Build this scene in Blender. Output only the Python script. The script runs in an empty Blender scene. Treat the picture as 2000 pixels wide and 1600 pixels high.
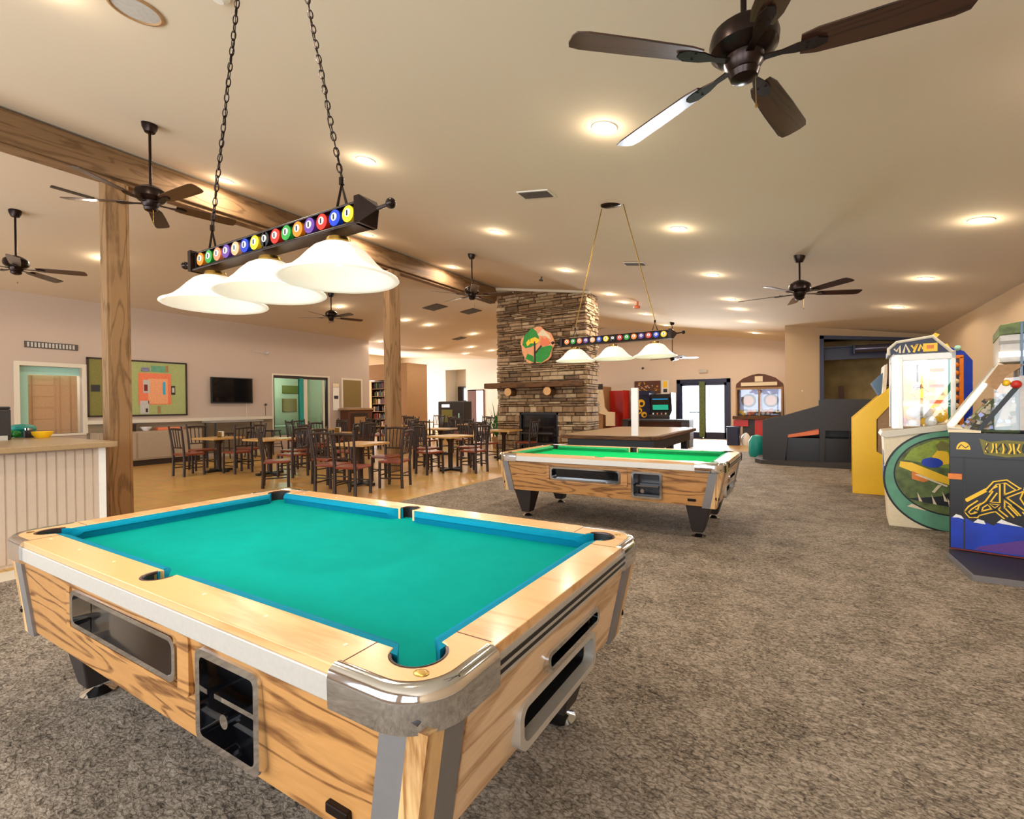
import bpy, bmesh, math, random
from mathutils import Vector, Matrix
random.seed(7)
SC = bpy.context.scene
COL = SC.collection
PI = math.pi

# ---------------------------------------------------------------- camera
H = 1.42
YAW, PITCH, ROLL = math.radians(31.05), math.radians(-0.5), math.radians(0.56)
fw = Vector((-math.sin(YAW)*math.cos(PITCH), math.cos(YAW)*math.cos(PITCH), math.sin(PITCH)))
rt = Vector((math.cos(YAW), math.sin(YAW), 0))
up = rt.cross(fw)
r2 = rt*math.cos(ROLL) - up*math.sin(ROLL)
u2 = up*math.cos(ROLL) + rt*math.sin(ROLL)
SC.cycles.max_bounces = 8; SC.cycles.diffuse_bounces = 4; SC.cycles.glossy_bounces = 4; SC.cycles.transparent_max_bounces = 8; SC.cycles.caustics_reflective = False; SC.cycles.caustics_refractive = False
cd = bpy.data.cameras.new('camera'); cam = bpy.data.objects.new('camera', cd); COL.objects.link(cam)
cd.sensor_width = 36; cd.lens = 955*36/2000; cd.clip_start = .05; cd.clip_end = 200
m = Matrix((r2, u2, -fw)).transposed().to_4x4(); m.translation = Vector((0, 0, H))
cam.matrix_world = m
SC.camera = cam

# ---------------------------------------------------------------- world, exposure, big lights
SC.view_settings.view_transform = 'Standard'; SC.view_settings.look = 'None'
SC.view_settings.gamma = 1; SC.view_settings.use_curve_mapping = False
SC.view_settings.exposure = 0.14
W = bpy.data.worlds.new('world'); SC.world = W; W.use_nodes = True
bg = W.node_tree.nodes['Background']; bg.inputs[0].default_value = (.86, .94, 1, 1); bg.inputs[1].default_value = 2.6

def area(name, loc, rot, sx, sy, power, color):
    l = bpy.data.lights.new(name, 'AREA'); l.shape = 'RECTANGLE'; l.size = sx; l.size_y = sy
    l.energy = power; l.color = color
    o = bpy.data.objects.new(name, l); COL.objects.link(o); o.location = loc; o.rotation_euler = rot
    return o
# daylight through the three big windows behind the camera and the glass doors at the far end
for wx in (-11.5, -7.0, -2.4):
    area('window_daylight', (wx, -3.25, 1.75), (-PI/2, 0, PI), 3.6, 2.1, 190, (.84, .92, 1))
area('window_daylight', (1.25, -3.25, 1.75), (-PI/2, 0, PI), 2.2, 2.1, 110, (.84, .92, 1))
area('door_daylight', (-3.57, 21.5, 1.35), (-PI/2, 0, 0), 2.6, 2.3, 1500, (.85, .93, 1))
area('lobby_fill', (-21.9, 18.5, 1.7), (0, -PI/2, 0), 2.0, 5.0, 800, (.92, .95, 1))  # added fill lamp before a windowless wall, brightens the far ceiling

# ---------------------------------------------------------------- materials
def lin(c):
    if isinstance(c, str):
        c = [int(c[i:i+2], 16)/255 for i in (0, 2, 4)]
    return tuple((x/12.92 if x <= .04045 else ((x+.055)/1.055)**2.4) for x in c) + (1,)
MATS = {}
def nt(name):
    mt = bpy.data.materials.new(name); mt.use_nodes = True
    return mt, mt.node_tree.nodes, mt.node_tree.links, mt.node_tree.nodes['Principled BSDF']
def mat(name, col, rough=.5, metal=0, emit=0, ecol=None, var=.08, scale=30, bump=0, coat=0, spec=.5):
    if name in MATS: return MATS[name]
    mt, N, L, b = nt(name)
    c = lin(col)
    tc = N.new('ShaderNodeTexCoord'); no = N.new('ShaderNodeTexNoise'); no.inputs['Scale'].default_value = scale
    no.inputs['Detail'].default_value = 4
    L.new(tc.outputs['Object'], no.inputs['Vector'])
    cr = N.new('ShaderNodeValToRGB'); cr.color_ramp.elements[0].position = .3; cr.color_ramp.elements[1].position = .7
    cr.color_ramp.elements[0].color = tuple(x*(1-var) for x in c[:3])+(1,)
    cr.color_ramp.elements[1].color = tuple(min(1, x*(1+var)) for x in c[:3])+(1,)
    L.new(no.outputs['Fac'], cr.inputs['Fac']); L.new(cr.outputs['Color'], b.inputs['Base Color'])
    b.inputs['Roughness'].default_value = rough; b.inputs['Metallic'].default_value = metal
    if coat: b.inputs['Coat Weight'].default_value = coat
    b.inputs['Specular IOR Level'].default_value = spec
    if emit:
        b.inputs['Emission Color'].default_value = lin(ecol or col); b.inputs['Emission Strength'].default_value = emit
    if bump:
        bp = N.new('ShaderNodeBump'); bp.inputs['Strength'].default_value = bump; bp.inputs['Distance'].default_value = .01
        L.new(no.outputs['Fac'], bp.inputs['Height']); L.new(bp.outputs['Normal'], b.inputs['Normal'])
    MATS[name] = mt
    return mt
def wood(name, c1, c2, axis=0, stretch=9, scale=2.2, rings=9, rough=.35, coat=0, knots=False):
    """oak-like grain: contour lines of a noise field stretched along one axis"""
    mt, N, L, b = nt(name)
    tc = N.new('ShaderNodeTexCoord'); mp = N.new('ShaderNodeMapping')
    s = [stretch]*3; s[axis] = 1.0
    mp.inputs['Scale'].default_value = s
    L.new(tc.outputs['Object'], mp.inputs['Vector'])
    n1 = N.new('ShaderNodeTexNoise'); n1.inputs['Scale'].default_value = scale*.35; n1.inputs['Detail'].default_value = 2; n1.inputs['Distortion'].default_value = .4
    L.new(mp.outputs['Vector'], n1.inputs['Vector'])
    mu = N.new('ShaderNodeMath'); mu.operation = 'MULTIPLY'; mu.inputs[1].default_value = rings*6.28
    si = N.new('ShaderNodeMath'); si.operation = 'SINE'
    L.new(n1.outputs['Fac'], mu.inputs[0]); L.new(mu.outputs[0], si.inputs[0])
    ma = N.new('ShaderNodeMapRange'); ma.inputs[1].default_value = .35; ma.inputs[2].default_value = 1.0
    L.new(si.outputs[0], ma.inputs[0])
    n2 = N.new('ShaderNodeTexNoise'); n2.inputs['Scale'].default_value = scale*6; n2.inputs['Detail'].default_value = 5
    L.new(mp.outputs['Vector'], n2.inputs['Vector'])
    m2 = N.new('ShaderNodeMath'); m2.operation = 'MULTIPLY'; L.new(ma.outputs[0], m2.inputs[0]); L.new(n2.outputs['Fac'], m2.inputs[1])
    m3 = N.new('ShaderNodeMath'); m3.operation = 'MULTIPLY_ADD'; L.new(n2.outputs['Fac'], m3.inputs[0]); m3.inputs[1].default_value = .35
    L.new(m2.outputs[0], m3.inputs[2])
    cr = N.new('ShaderNodeValToRGB'); cr.color_ramp.elements[0].position = .08; cr.color_ramp.elements[1].position = .75
    cr.color_ramp.elements[0].color = lin(c1); cr.color_ramp.elements[1].color = lin(c2)
    L.new(m3.outputs[0], cr.inputs['Fac'])
    out = cr.outputs['Color']
    if knots:
        vo = N.new('ShaderNodeTexVoronoi'); vo.inputs['Scale'].default_value = 1.3
        L.new(tc.outputs['Object'], vo.inputs['Vector'])
        kr = N.new('ShaderNodeValToRGB'); kr.color_ramp.elements[0].position = .05; kr.color_ramp.elements[1].position = .09
        kr.color_ramp.elements[0].color = (1, 1, 1, 1); kr.color_ramp.elements[1].color = (0, 0, 0, 1)
        L.new(vo.outputs['Distance'], kr.inputs['Fac'])
        mx = N.new('ShaderNodeMix'); mx.data_type = 'RGBA'
        L.new(kr.outputs['Color'], mx.inputs[0]); L.new(out, mx.inputs[6]); mx.inputs[7].default_value = lin('3a2412')
        out = mx.outputs[2]
    L.new(out, b.inputs['Base Color']); b.inputs['Roughness'].default_value = rough
    if coat: b.inputs['Coat Weight'].default_value = coat; b.inputs['Coat Roughness'].default_value = .15
    MATS[name] = mt
    return mt
def glass(name, col='ffffff', alpha=.0, rough=.02):
    mt, N, L, b = nt(name); N.remove(b)
    tr = N.new('ShaderNodeBsdfTransparent'); tr.inputs[0].default_value = lin(col)
    gl = N.new('ShaderNodeBsdfGlossy'); gl.inputs['Roughness'].default_value = rough
    fr = N.new('ShaderNodeFresnel'); fr.inputs[0].default_value = 1.45
    ad = N.new('ShaderNodeMath'); ad.operation = 'ADD'; ad.inputs[1].default_value = alpha; L.new(fr.outputs[0], ad.inputs[0])
    mx = N.new('ShaderNodeMixShader'); L.new(ad.outputs[0], mx.inputs[0]); L.new(tr.outputs[0], mx.inputs[1]); L.new(gl.outputs[0], mx.inputs[2])
    L.new(mx.outputs[0], N['Material Output'].inputs['Surface']); MATS[name] = mt
    return mt
def carpet():
    mt, N, L, b = nt('carpet')
    tc = N.new('ShaderNodeTexCoord')
    mp = N.new('ShaderNodeMapping'); mp.inputs['Scale'].default_value = (1, 1.6, 1); mp.inputs['Rotation'].default_value = (0, 0, .5)
    L.new(tc.outputs['Object'], mp.inputs['Vector'])
    no = N.new('ShaderNodeTexNoise'); no.inputs['Scale'].default_value = 30; no.inputs['Detail'].default_value = 6; no.inputs['Roughness'].default_value = .75; no.inputs['Distortion'].default_value = 1.2
    vo = N.new('ShaderNodeTexVoronoi'); vo.inputs['Scale'].default_value = 34; vo.feature = 'DISTANCE_TO_EDGE'
    L.new(mp.outputs['Vector'], no.inputs['Vector']); L.new(mp.outputs['Vector'], vo.inputs['Vector'])
    big = N.new('ShaderNodeTexNoise'); big.inputs['Scale'].default_value = 3.5; big.inputs['Detail'].default_value = 3
    L.new(tc.outputs['Object'], big.inputs['Vector'])
    vr = N.new('ShaderNodeMapRange'); vr.inputs[1].default_value = 0; vr.inputs[2].default_value = .16; L.new(vo.outputs['Distance'], vr.inputs[0])
    a = N.new('ShaderNodeMath'); a.operation = 'MULTIPLY_ADD'; a.inputs[1].default_value = .085; L.new(vr.outputs[0], a.inputs[0]); L.new(no.outputs['Fac'], a.inputs[2])
    a2 = N.new('ShaderNodeMath'); a2.operation = 'MULTIPLY_ADD'; a2.inputs[1].default_value = .22; L.new(big.outputs['Fac'], a2.inputs[0]); L.new(a.outputs[0], a2.inputs[2])
    cr = N.new('ShaderNodeValToRGB')
    e = cr.color_ramp.elements; e[0].position = .46; e[0].color = lin('2a2522'); e[1].position = .80; e[1].color = lin('b0a292')
    q = cr.color_ramp.elements.new(.62); q.color = lin('766a5c')
    L.new(a2.outputs[0], cr.inputs['Fac']); L.new(cr.outputs['Color'], b.inputs['Base Color'])
    bp = N.new('ShaderNodeBump'); bp.inputs['Strength'].default_value = .7; bp.inputs['Distance'].default_value = .012
    L.new(a.outputs[0], bp.inputs['Height']); L.new(bp.outputs['Normal'], b.inputs['Normal'])
    b.inputs['Roughness'].default_value = .95; b.inputs['Specular IOR Level'].default_value = .15
    MATS['carpet'] = mt; return mt
def tile():
    mt, N, L, b = nt('tile')
    tc = N.new('ShaderNodeTexCoord')
    br = N.new('ShaderNodeTexBrick'); br.offset = 0; br.inputs['Scale'].default_value = 1
    br.inputs['Brick Width'].default_value = .46; br.inputs['Row Height'].default_value = .46; br.inputs['Mortar Size'].default_value = .006
    br.inputs['Color1'].default_value = lin('cba058'); br.inputs['Color2'].default_value = lin('c0934e'); br.inputs['Mortar'].default_value = lin('9c7d52')
    L.new(tc.outputs['Object'], br.inputs['Vector'])
    no = N.new('ShaderNodeTexNoise'); no.inputs['Scale'].default_value = 5; no.inputs['Detail'].default_value = 6
    L.new(tc.outputs['Object'], no.inputs['Vector'])
    mx = N.new('ShaderNodeMix'); mx.data_type = 'RGBA'; mx.blend_type = 'OVERLAY'; mx.inputs[0].default_value = .35
    L.new(br.outputs['Color'], mx.inputs[6]); L.new(no.outputs['Color'], mx.inputs[7])
    L.new(mx.outputs[2], b.inputs['Base Color']); b.inputs['Roughness'].default_value = .28
    MATS['tile'] = mt; return mt
def plaster(name, col, bump=.12):
    mt, N, L, b = nt(name)
    tc = N.new('ShaderNodeTexCoord'); no = N.new('ShaderNodeTexNoise'); no.inputs['Scale'].default_value = 60; no.inputs['Detail'].default_value = 3
    L.new(tc.outputs['Object'], no.inputs['Vector'])
    b.inputs['Base Color'].default_value = lin(col)
    bp = N.new('ShaderNodeBump'); bp.inputs['Strength'].default_value = bump; bp.inputs['Distance'].default_value = .004
    L.new(no.outputs['Fac'], bp.inputs['Height']); L.new(bp.outputs['Normal'], b.inputs['Normal'])
    b.inputs['Roughness'].default_value = .85; b.inputs['Specular IOR Level'].default_value = .2
    MATS[name] = mt; return mt
M = MATS
carpet(); tile()
plaster('ceil_paint', 'd8c8b0'); plaster('wall_paint', 'bfac9c'); plaster('wall_warm', 'c0a482'); plaster('wall_white', 'dcd2c2')
plaster('wainscot', '8f7f68'); plaster('wall_paint_lit', 'dccab8')  # back wall plaster made paler, daylight there is put into its colour
wood('rail_wood', 'ddad76', 'c6935a', axis=0, rings=3, rough=.3, coat=.3, scale=1.5)
wood('oak', 'bd874c', '70451e', axis=0, rings=9, rough=.38, coat=.2, scale=1.8)
wood('oak_end_daylit', 'e6c39a', 'b58c62', axis=1, rings=5, rough=.38, coat=.2, scale=1.8)  # paler, pinkish oak: window light on the end panel set in the colour
wood('oak_up', 'dcb27a', '97693a', axis=2, rings=6, rough=.4, scale=1.8)
wood('beam_wood', '8a6a48', '6b4e30', axis=1, rings=8, rough=.75, stretch=7, scale=1.5, knots=True)
wood('post_wood', '94714a', '705230', axis=2, rings=8, rough=.75, stretch=7, scale=1.5, knots=True)
wood('walnut', '42261a', '20120c', axis=0, rings=10, rough=.32, coat=.5)
wood('table_oak', 'c99e5c', 'a87a3e', axis=0, rings=5, rough=.35)
wood('mantel_wood', '6a4626', '3a2412', axis=0, rings=8, rough=.8)
mat('dark_wood', '2c1a10', .45, var=.3, scale=14); mat('seat_red', '7e3012', .4, var=.25, scale=12, coat=.3)
mat('black', '101010', .45); mat('charcoal', '2a2626', .5); mat('dark_grey', '3a3432', .55)
mat('laminate_black', '1a1718', .35); mat('leg_black', '2b2320', .5)
mat('chrome', 'd8dade', .07, 1, var=.02); mat('alu', 'c6bfb4', .45, .5, var=.04, scale=60); mat('grey_trim', '85807e', .4, .4, var=.04)
mat('bronze', '2a1e1a', .3, .75, var=.15); mat('brass', 'a98a48', .3, 1)
mat('felt', '008880', .95, var=.04, scale=8, spec=.05); mat('felt_green', '00a458', .95, var=.05, scale=8, spec=.05)
mat('cushion', '007490', .9, var=.04, spec=.1); mat('cushion_green', '008c50', .85)
mat('pocket_black', '0c0c0e', .55); mat('pocket_lip', '3a2018', .4)
mat('white_paint', 'e8e2d6', .5, var=.02); mat('trim_white', 'd8cdb8', .5, var=.02); mat('white_gloss', 'f0eee8', .25, var=.02)
mat('yellow', 'ffc81e', .4, var=.03); mat('orange', 'e07a12', .4); mat('blue', '1238b0', .35, var=.2, scale=6); mat('navy', '10143a', .4)
mat('teal', '0a8f84', .45); mat('green', '1d8a2a', .5, var=.3); mat('lime', '8a9a2c', .5, var=.2); mat('red', 'c02414', .4, var=.1); mat('dark_red', '7a1810', .45)
mat('peach', 'e8a070', .6, var=.1); mat('coral', 'e87a50', .6); mat('olive', '7a7434', .6, var=.1); mat('sky', '3aa0c0', .5); mat('pink', 'd88a9a', .5); mat('purple', '5a3088', .5)
mat('cream', 'e6d3ae', .5, var=.04); mat('tan', 'a07a50', .6, var=.12); mat('brown', '5a3018', .6, var=.2); mat('grey', '8e8880', .5); mat('bead', 'c8b5a2', .5, var=.02); mat('pale_green', 'a2aa6a', .6, var=.1); mat('pale_tan', 'a8947c', .5, var=.05); mat('light_grey', 'bdb8b0', .4)
mat('blind', '8c7440', .7, var=.06); mat('aqua', 'a8d8c8', .5, var=.04); mat('shutter', 'c8a078', .6, var=.05)
mat('sage', '5f9a78', .4, var=.12, scale=8); mat('moss', '5c6a34', .55, var=.4, scale=14)
mat('can_light', 'ffffff', .5, emit=14, ecol='fff2da'); mat('shade_glass', 'fff2e4', .3, emit=.45, ecol='ffead6', var=.01)
mat('bulb', 'ffffff', .4, emit=6, ecol='fff4e0')
mat('screen', '0c6a9a', .2, emit=.9, ecol='1a8ac8'); mat('screen_green', '1a9a7a', .2, emit=.6, ecol='20a088'); mat('screen_dark', '08080c', .12, coat=.5)
mat('lamp_white', 'ffffff', .4, emit=1.6, ecol='fff8ea'); mat('lit_yellow', 'f8d040', .4, emit=.7, ecol='f8c830'); mat('neon', 'ffffff', .4, emit=2.2, ecol='fff8f0')
mat('leaf', '2a6a24', .5, var=.4); mat('stone_a', 'a08464', .85, var=.25, scale=9, bump=.6); mat('stone_b', '86694a', .85, var=.3, scale=9, bump=.6)
mat('stone_c', 'b39a78', .85, var=.2, scale=9, bump=.6); mat('stone_d', '6c543c', .9, var=.3, scale=9, bump=.6); mat('mortar', '1e1813', .95)
mat('log_end', 'cf9f68', .7, var=.12, scale=40); mat('vent_dark', '50463c', .6); mat('counter_top', 'a58a66', .3, var=.08, scale=50)
mat('blue_grey', '4a6a8a', .3); mat('storage_wall', 'a8905e', .8, var=.25, scale=2.5); mat('steel_blue', '6a6a82', .25, .8)
glass('glass'); glass('glass_green', 'cfeadf'); glass('glass_dim', 'b8c0b8')

# ---------------------------------------------------------------- mesh builder
class MB:
    def __init__(s): s.v = []; s.f = []; s.mi = []; s.k = 0; s.T = None
    def m(s, k): s.k = k; return s
    def add(s, vs, fs):
        o = len(s.v)
        for p in vs:
            p = Vector(p)
            if s.T is not None: p = s.T @ p
            s.v.append(tuple(p))
        for f in fs: s.f.append([i+o for i in f]); s.mi.append(s.k)
        return s
    def box(s, x0, x1, y0, y1, z0, z1):
        return s.add([(x0,y0,z0),(x1,y0,z0),(x1,y1,z0),(x0,y1,z0),(x0,y0,z1),(x1,y0,z1),(x1,y1,z1),(x0,y1,z1)],
                     [(0,3,2,1),(4,5,6,7),(0,1,5,4),(1,2,6,5),(2,3,7,6),(3,0,4,7)])
    def hexa(s, b, t):   # bottom and top quads, counter-clockwise from above
        return s.add(list(b)+list(t), [(0,3,2,1),(4,5,6,7),(0,1,5,4),(1,2,6,5),(2,3,7,6),(3,0,4,7)])
    def prism(s, poly, axis, a, b):
        """poly: 2-D points; axis 0 -> (y,z), 1 -> (x,z), 2 -> (x,y)"""
        def P(p, d): return (d, p[0], p[1]) if axis == 0 else ((p[0], d, p[1]) if axis == 1 else (p[0], p[1], d))
        n = len(poly); area_ = sum(poly[i][0]*poly[(i+1) % n][1]-poly[(i+1) % n][0]*poly[i][1] for i in range(n))
        if (area_ < 0) != (axis == 1) : poly = poly[::-1]
        if a > b: a, b = b, a
        vs = [P(p, a) for p in poly]+[P(p, b) for p in poly]
        fs = [tuple(range(n))[::-1], tuple(range(n, 2*n))]+[(i, (i+1) % n, n+(i+1) % n, n+i) for i in range(n)]
        return s.add(vs, fs)
    def cyl(s, p0, p1, r0, r1=None, n=16, caps=True):
        r1 = r0 if r1 is None else r1
        p0, p1 = Vector(p0), Vector(p1); d = (p1-p0).normalized()
        a = d.orthogonal().normalized(); b = d.cross(a)
        vs = []
        for p, r in ((p0, r0), (p1, r1)):
            for i in range(n):
                t = 2*PI*i/n; vs.append(p+a*r*math.cos(t)+b*r*math.sin(t))
        fs = [(i, (i+1) % n, n+(i+1) % n, n+i) for i in range(n)]
        if caps: fs += [tuple(range(n))[::-1], tuple(range(n, 2*n))]
        return s.add(vs, fs)
    def lathe(s, prof, c=(0, 0, 0), n=32, sy=1.0):
        """prof: (r,z) list; revolved about z"""
        vs = []; fs = []
        for r, z in prof:
            for i in range(n):
                t = 2*PI*i/n; vs.append((c[0]+r*math.cos(t), c[1]+r*sy*math.sin(t), c[2]+z))
        for j in range(len(prof)-1):
            for i in range(n):
                k = (i+1) % n
                fs.append((j*n+i, j*n+k, (j+1)*n+k, (j+1)*n+i))
        if prof[0][0] > 1e-5: fs.append(tuple(range(n))[::-1])
        if prof[-1][0] > 1e-5: fs.append(tuple(range((len(prof)-1)*n, len(prof)*n)))
        return s.add(vs, fs)
    def open_lathe(s, prof, c=(0, 0, 0), n=40):
        vs = []; fs = []
        for r, z in prof:
            for i in range(n):
                t = 2*PI*i/n; vs.append((c[0]+r*math.cos(t), c[1]+r*math.sin(t), c[2]+z))
        for j in range(len(prof)-1):
            for i in range(n):
                k = (i+1) % n; fs.append((j*n+i, j*n+k, (j+1)*n+k, (j+1)*n+i))
        return s.add(vs, fs)
    def tube(s, pts, r, n=8, closed=False):
        pts = [Vector(p) for p in pts]; N_ = len(pts); vs = []; fs = []
        prev = None
        for i, p in enumerate(pts):
            if closed: d = pts[(i+1) % N_]-pts[i-1]
            else: d = pts[min(i+1, N_-1)]-pts[max(i-1, 0)]
            d.normalize()
            a = d.orthogonal().normalized() if prev is None else (prev-d*prev.dot(d)).normalized()
            prev = a; b = d.cross(a)
            rr = r[i] if isinstance(r, (list, tuple)) else r
            for k in range(n):
                t = 2*PI*k/n; vs.append(p+a*rr*math.cos(t)+b*rr*math.sin(t))
        for i in range(N_ if closed else N_-1):
            j = (i+1) % N_
            for k in range(n):
                q = (k+1) % n; fs.append((i*n+k, i*n+q, j*n+q, j*n+k))
        if not closed: fs += [tuple(range(n))[::-1], tuple(range((N_-1)*n, N_*n))]
        return s.add(vs, fs)
    def sphere(s, c, r, n=12, m_=8, sz=1.0):
        pr = [(max(1e-6, r*math.sin(PI*i/m_)), -r*sz*math.cos(PI*i/m_)) for i in range(m_+1)]
        return s.lathe(pr, c, n)
    def stroke(s, pts, w, axis, a, b):
        """flat band of width w along 2-D pts lying in the plane across the axis"""
        pts = [Vector(p) for p in pts]
        L_, R_ = [], []
        for i, p in enumerate(pts):
            d = pts[min(i+1, len(pts)-1)]-pts[max(i-1, 0)]
            if d.length < 1e-9: d = Vector((1, 0))
            d.normalize(); q = Vector((-d.y, d.x))*w/2
            L_.append(p+q); R_.append(p-q)
        for i in range(len(pts)-1):
            s.prism([tuple(L_[i]), tuple(L_[i+1]), tuple(R_[i+1]), tuple(R_[i])], axis, a, b)
        return s
    def build(s, name, mats, parent=None, loc=(0, 0, 0), smooth=35, bevel=0, seg=2):
        me = bpy.data.meshes.new(name)
        me.from_pydata(s.v, [], s.f)
        bm = bmesh.new(); bm.from_mesh(me)
        bmesh.ops.recalc_face_normals(bm, faces=bm.faces)
        bm.to_mesh(me); bm.free()
        if not isinstance(mats, (list, tuple)): mats = [mats]
        for mm in mats: me.materials.append(M[mm] if isinstance(mm, str) else mm)
        if len(mats) > 1:
            for p, k in zip(me.polygons, s.mi): p.material_index = k
        if smooth:
            me.shade_smooth(); me.set_sharp_from_angle(angle=math.radians(smooth))
        o = bpy.data.objects.new(name, me); COL.objects.link(o)
        o.location = loc
        if parent is not None: o.parent = parent
        if bevel:
            bv = o.modifiers.new('bevel', 'BEVEL'); bv.width = bevel; bv.segments = seg; bv.limit_method = 'ANGLE'; bv.angle_limit = math.radians(40)
        return o
def cut(o, cutters):
    """subtract the cutter meshes for good"""
    objs = []
    for c in cutters:
        co = c.build('cutter', 'black', o.parent, smooth=0); objs.append(co)
        md = o.modifiers.new('b', 'BOOLEAN'); md.operation = 'DIFFERENCE'; md.object = co; md.solver = 'EXACT'
    bpy.context.view_layer.update()
    dg = bpy.context.evaluated_depsgraph_get()
    me = bpy.data.meshes.new_from_object(o.evaluated_get(dg))
    o.modifiers.clear(); o.data = me
    for co in objs: bpy.data.objects.remove(co)
    me.shade_smooth(); me.set_sharp_from_angle(angle=math.radians(35))
    return o
def tag(o, label, cat, group=None, kind=None):
    o['label'] = label; o['category'] = cat
    if group: o['group'] = group
    if kind: o['kind'] = kind
    return o
def thing(name, label, cat, loc=(0, 0, 0), rz=0, group=None):
    o = bpy.data.objects.new(name, None); COL.objects.link(o); o.empty_display_size = .1
    o.location = loc; o.rotation_euler = (0, 0, rz)
    return tag(o, label, cat, group)
def struct(mb, name, mats, **k):
    o = mb.build(name, mats, **k); o['kind'] = 'structure'; return o
def dup(root, loc, rz=0, label=None, group=None, rot=None, swap=None):
    r = root.copy(); COL.objects.link(r); r.location = loc; r.rotation_euler = rot or (0, 0, rz)
    if label: r['label'] = label
    if group: r['group'] = group
    def rec(src, dst):
        for ch in list(src.children):
            c = ch.copy(); COL.objects.link(c); c.parent = dst
            if swap and c.type == 'MESH':
                for i, mm in enumerate(c.data.materials):
                    if mm.name in swap:
                        c.data = c.data.copy(); c.data.materials[i] = M[swap[mm.name]]
            rec(ch, c)
    rec(root, r)
    return r
def rrect(x0, x1, y0, y1, r, n=6):
    pts = []
    for cx, cy, a0 in ((x1-r, y1-r, 0), (x0+r, y1-r, 90), (x0+r, y0+r, 180), (x1-r, y0+r, 270)):
        for i in range(n+1):
            t = math.radians(a0+90*i/n); pts.append((cx+r*math.cos(t), cy+r*math.sin(t)))
    return pts
def rbox(mb, axis, a, b, x0, x1, y0, y1, r): return mb.prism(rrect(x0, x1, y0, y1, r), axis, a, b)

# ---------------------------------------------------------------- ceiling planes
XL, XR, YF, YB = -14.7, 2.75, -3.2, 20.9
def cz(x):
    if x > -7.8: return 4.82-.16*(x+7.65)
    if x > XL: return 4.82-(4.82-4.0)/(14.7-7.95)*(-7.95-x)
    return 4.0+.065*(XL-x)
TIL_R, TIL_L = math.atan(.16), -math.atan(.1215)
def ctilt(x): return (0, TIL_R if x > -7.8 else (TIL_L if x > XL else .065), 0)

exec_parts = []
# ================================================================ STRUCTURE
def wall_cells(mb, axis, d0, d1, lo, hi, z0, z1, holes):
    """axis 0: wall in the plane x, spans y; axis 1: wall in the plane y, spans x. holes: (a0,a1,z0,z1)"""
    a = sorted({lo, hi}|{h for q in holes for h in q[:2]}); z = sorted({z0, z1}|{h for q in holes for h in q[2:]})
    for i in range(len(a)-1):
        run = None
        for j in range(len(z)-1):
            ca, czz = (a[i]+a[i+1])/2, (z[j]+z[j+1])/2
            if any(q[0] < ca < q[1] and q[2] < czz < q[3] for q in holes): continue
            if axis == 0: mb.box(d0, d1, a[i], a[i+1], z[j], z[j+1])
            else: mb.box(a[i], a[i+1], d0, d1, z[j], z[j+1])
    return mb
struct(MB().box(-22.2, XR+.15, YF-.15, 23.2, -.12, 0), 'floor', 'tile', smooth=0)
struct(MB().prism([(-5.15, 15.6), (-5.15, 2.75), (-5.65, 2.6), (-5.65, YF), (XR, YF), (XR, 15.6)], 2, 0, .012), 'floor_carpet', 'carpet', smooth=0)
struct(MB().box(-5.97, -5.65, YF, 2.6, 0, .015), 'trim_1', 'trim_white', smooth=0)
# ceiling: two slopes meeting over the beam, and the low part beyond the left wall
c = MB(); c.prism([(XR+.15, cz(XR+.15)), (-7.65, 4.82), (-7.65, 4.95), (XR+.15, cz(XR+.15)+.13)], 1, YF, 23.1)
c.prism([(-7.65, 4.82), (-7.95, 4.82), (-7.95, 4.95), (-7.65, 4.95)], 1, YF, 23.1)
c.prism([(-7.95, 4.82), (XL, 4.0), (XL, 4.13), (-7.95, 4.95)], 1, YF, 23.1)
c.prism([(XL, 4.0), (-22.1, cz(-22.1)), (-22.1, cz(-22.1)+.13), (XL, 4.13)], 1, 13.42, 23.1)
struct(c, 'ceiling', 'ceil_paint', smooth=0)
struct(MB().box(XR, XR+.15, YF, YB, 0, cz(XR)), 'wall_right', 'wall_warm', smooth=0)
w = wall_cells(MB(), 0, XL-.15, XL, YF, 13.42, 0, 4.0, [(3.6, 4.68, .87, 2.40), (9.52, 11.63, .5, 2.47), (2.0, 2.95, .87, 2.4)])
w.box(-22, XL, 13.42, 13.57, 0, 4.0)
struct(w, 'wall_left', 'wall_paint', smooth=0)
struct(MB().box(-22.15, -22, 13.5, 23, 0, 4.47), 'wall_far_left', 'wall_white', smooth=0)
w = MB()
w.prism([(-22, 0), (-18.46, 0), (-18.46, cz(-18.46)), (-22, cz(-22))], 1, 23, 23.15)
w.prism([(-16.95, 0), (-8.4, 0), (-8.4, cz(-8.4)), (XL, 4.0), (-16.95, cz(-16.95))], 1, 23, 23.15)
w.prism([(-18.46, 3.55), (-16.95, 3.55), (-16.95, cz(-16.95)), (-18.46, cz(-18.46))], 1, 23, 23.15)
struct(w, 'wall_far', 'wall_white', smooth=0)
w = MB()
struct(MB().box(-18.6, -16.8, 24.1, 24.2, 0, 3.6), 'wall_recess_back', 'wall_white', smooth=0)
struct(MB().box(-18.6, -18.46, 23.15, 24.1, 0, 3.6), 'wall_recess_left', 'wall_white', smooth=0)
struct(MB().box(-16.95, -16.8, 23.15, 24.1, 0, 3.6), 'wall_recess_right', 'wall_white', smooth=0)
struct(MB().box(-18.6, -16.8, 23.15, 24.2, 3.6, 3.7), 'ceiling_recess', 'wall_white', smooth=0)
struct(MB().box(-18.6, -16.8, 23.2, 24.2, -.1, 0), 'floor_recess', 'tile', smooth=0)
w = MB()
w.prism([(-8.4, 0), (-4.6, 0), (-4.6, cz(-4.6)), (-7.65, 4.82), (-8.4, cz(-8.4))], 1, YB, YB+.15)
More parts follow.
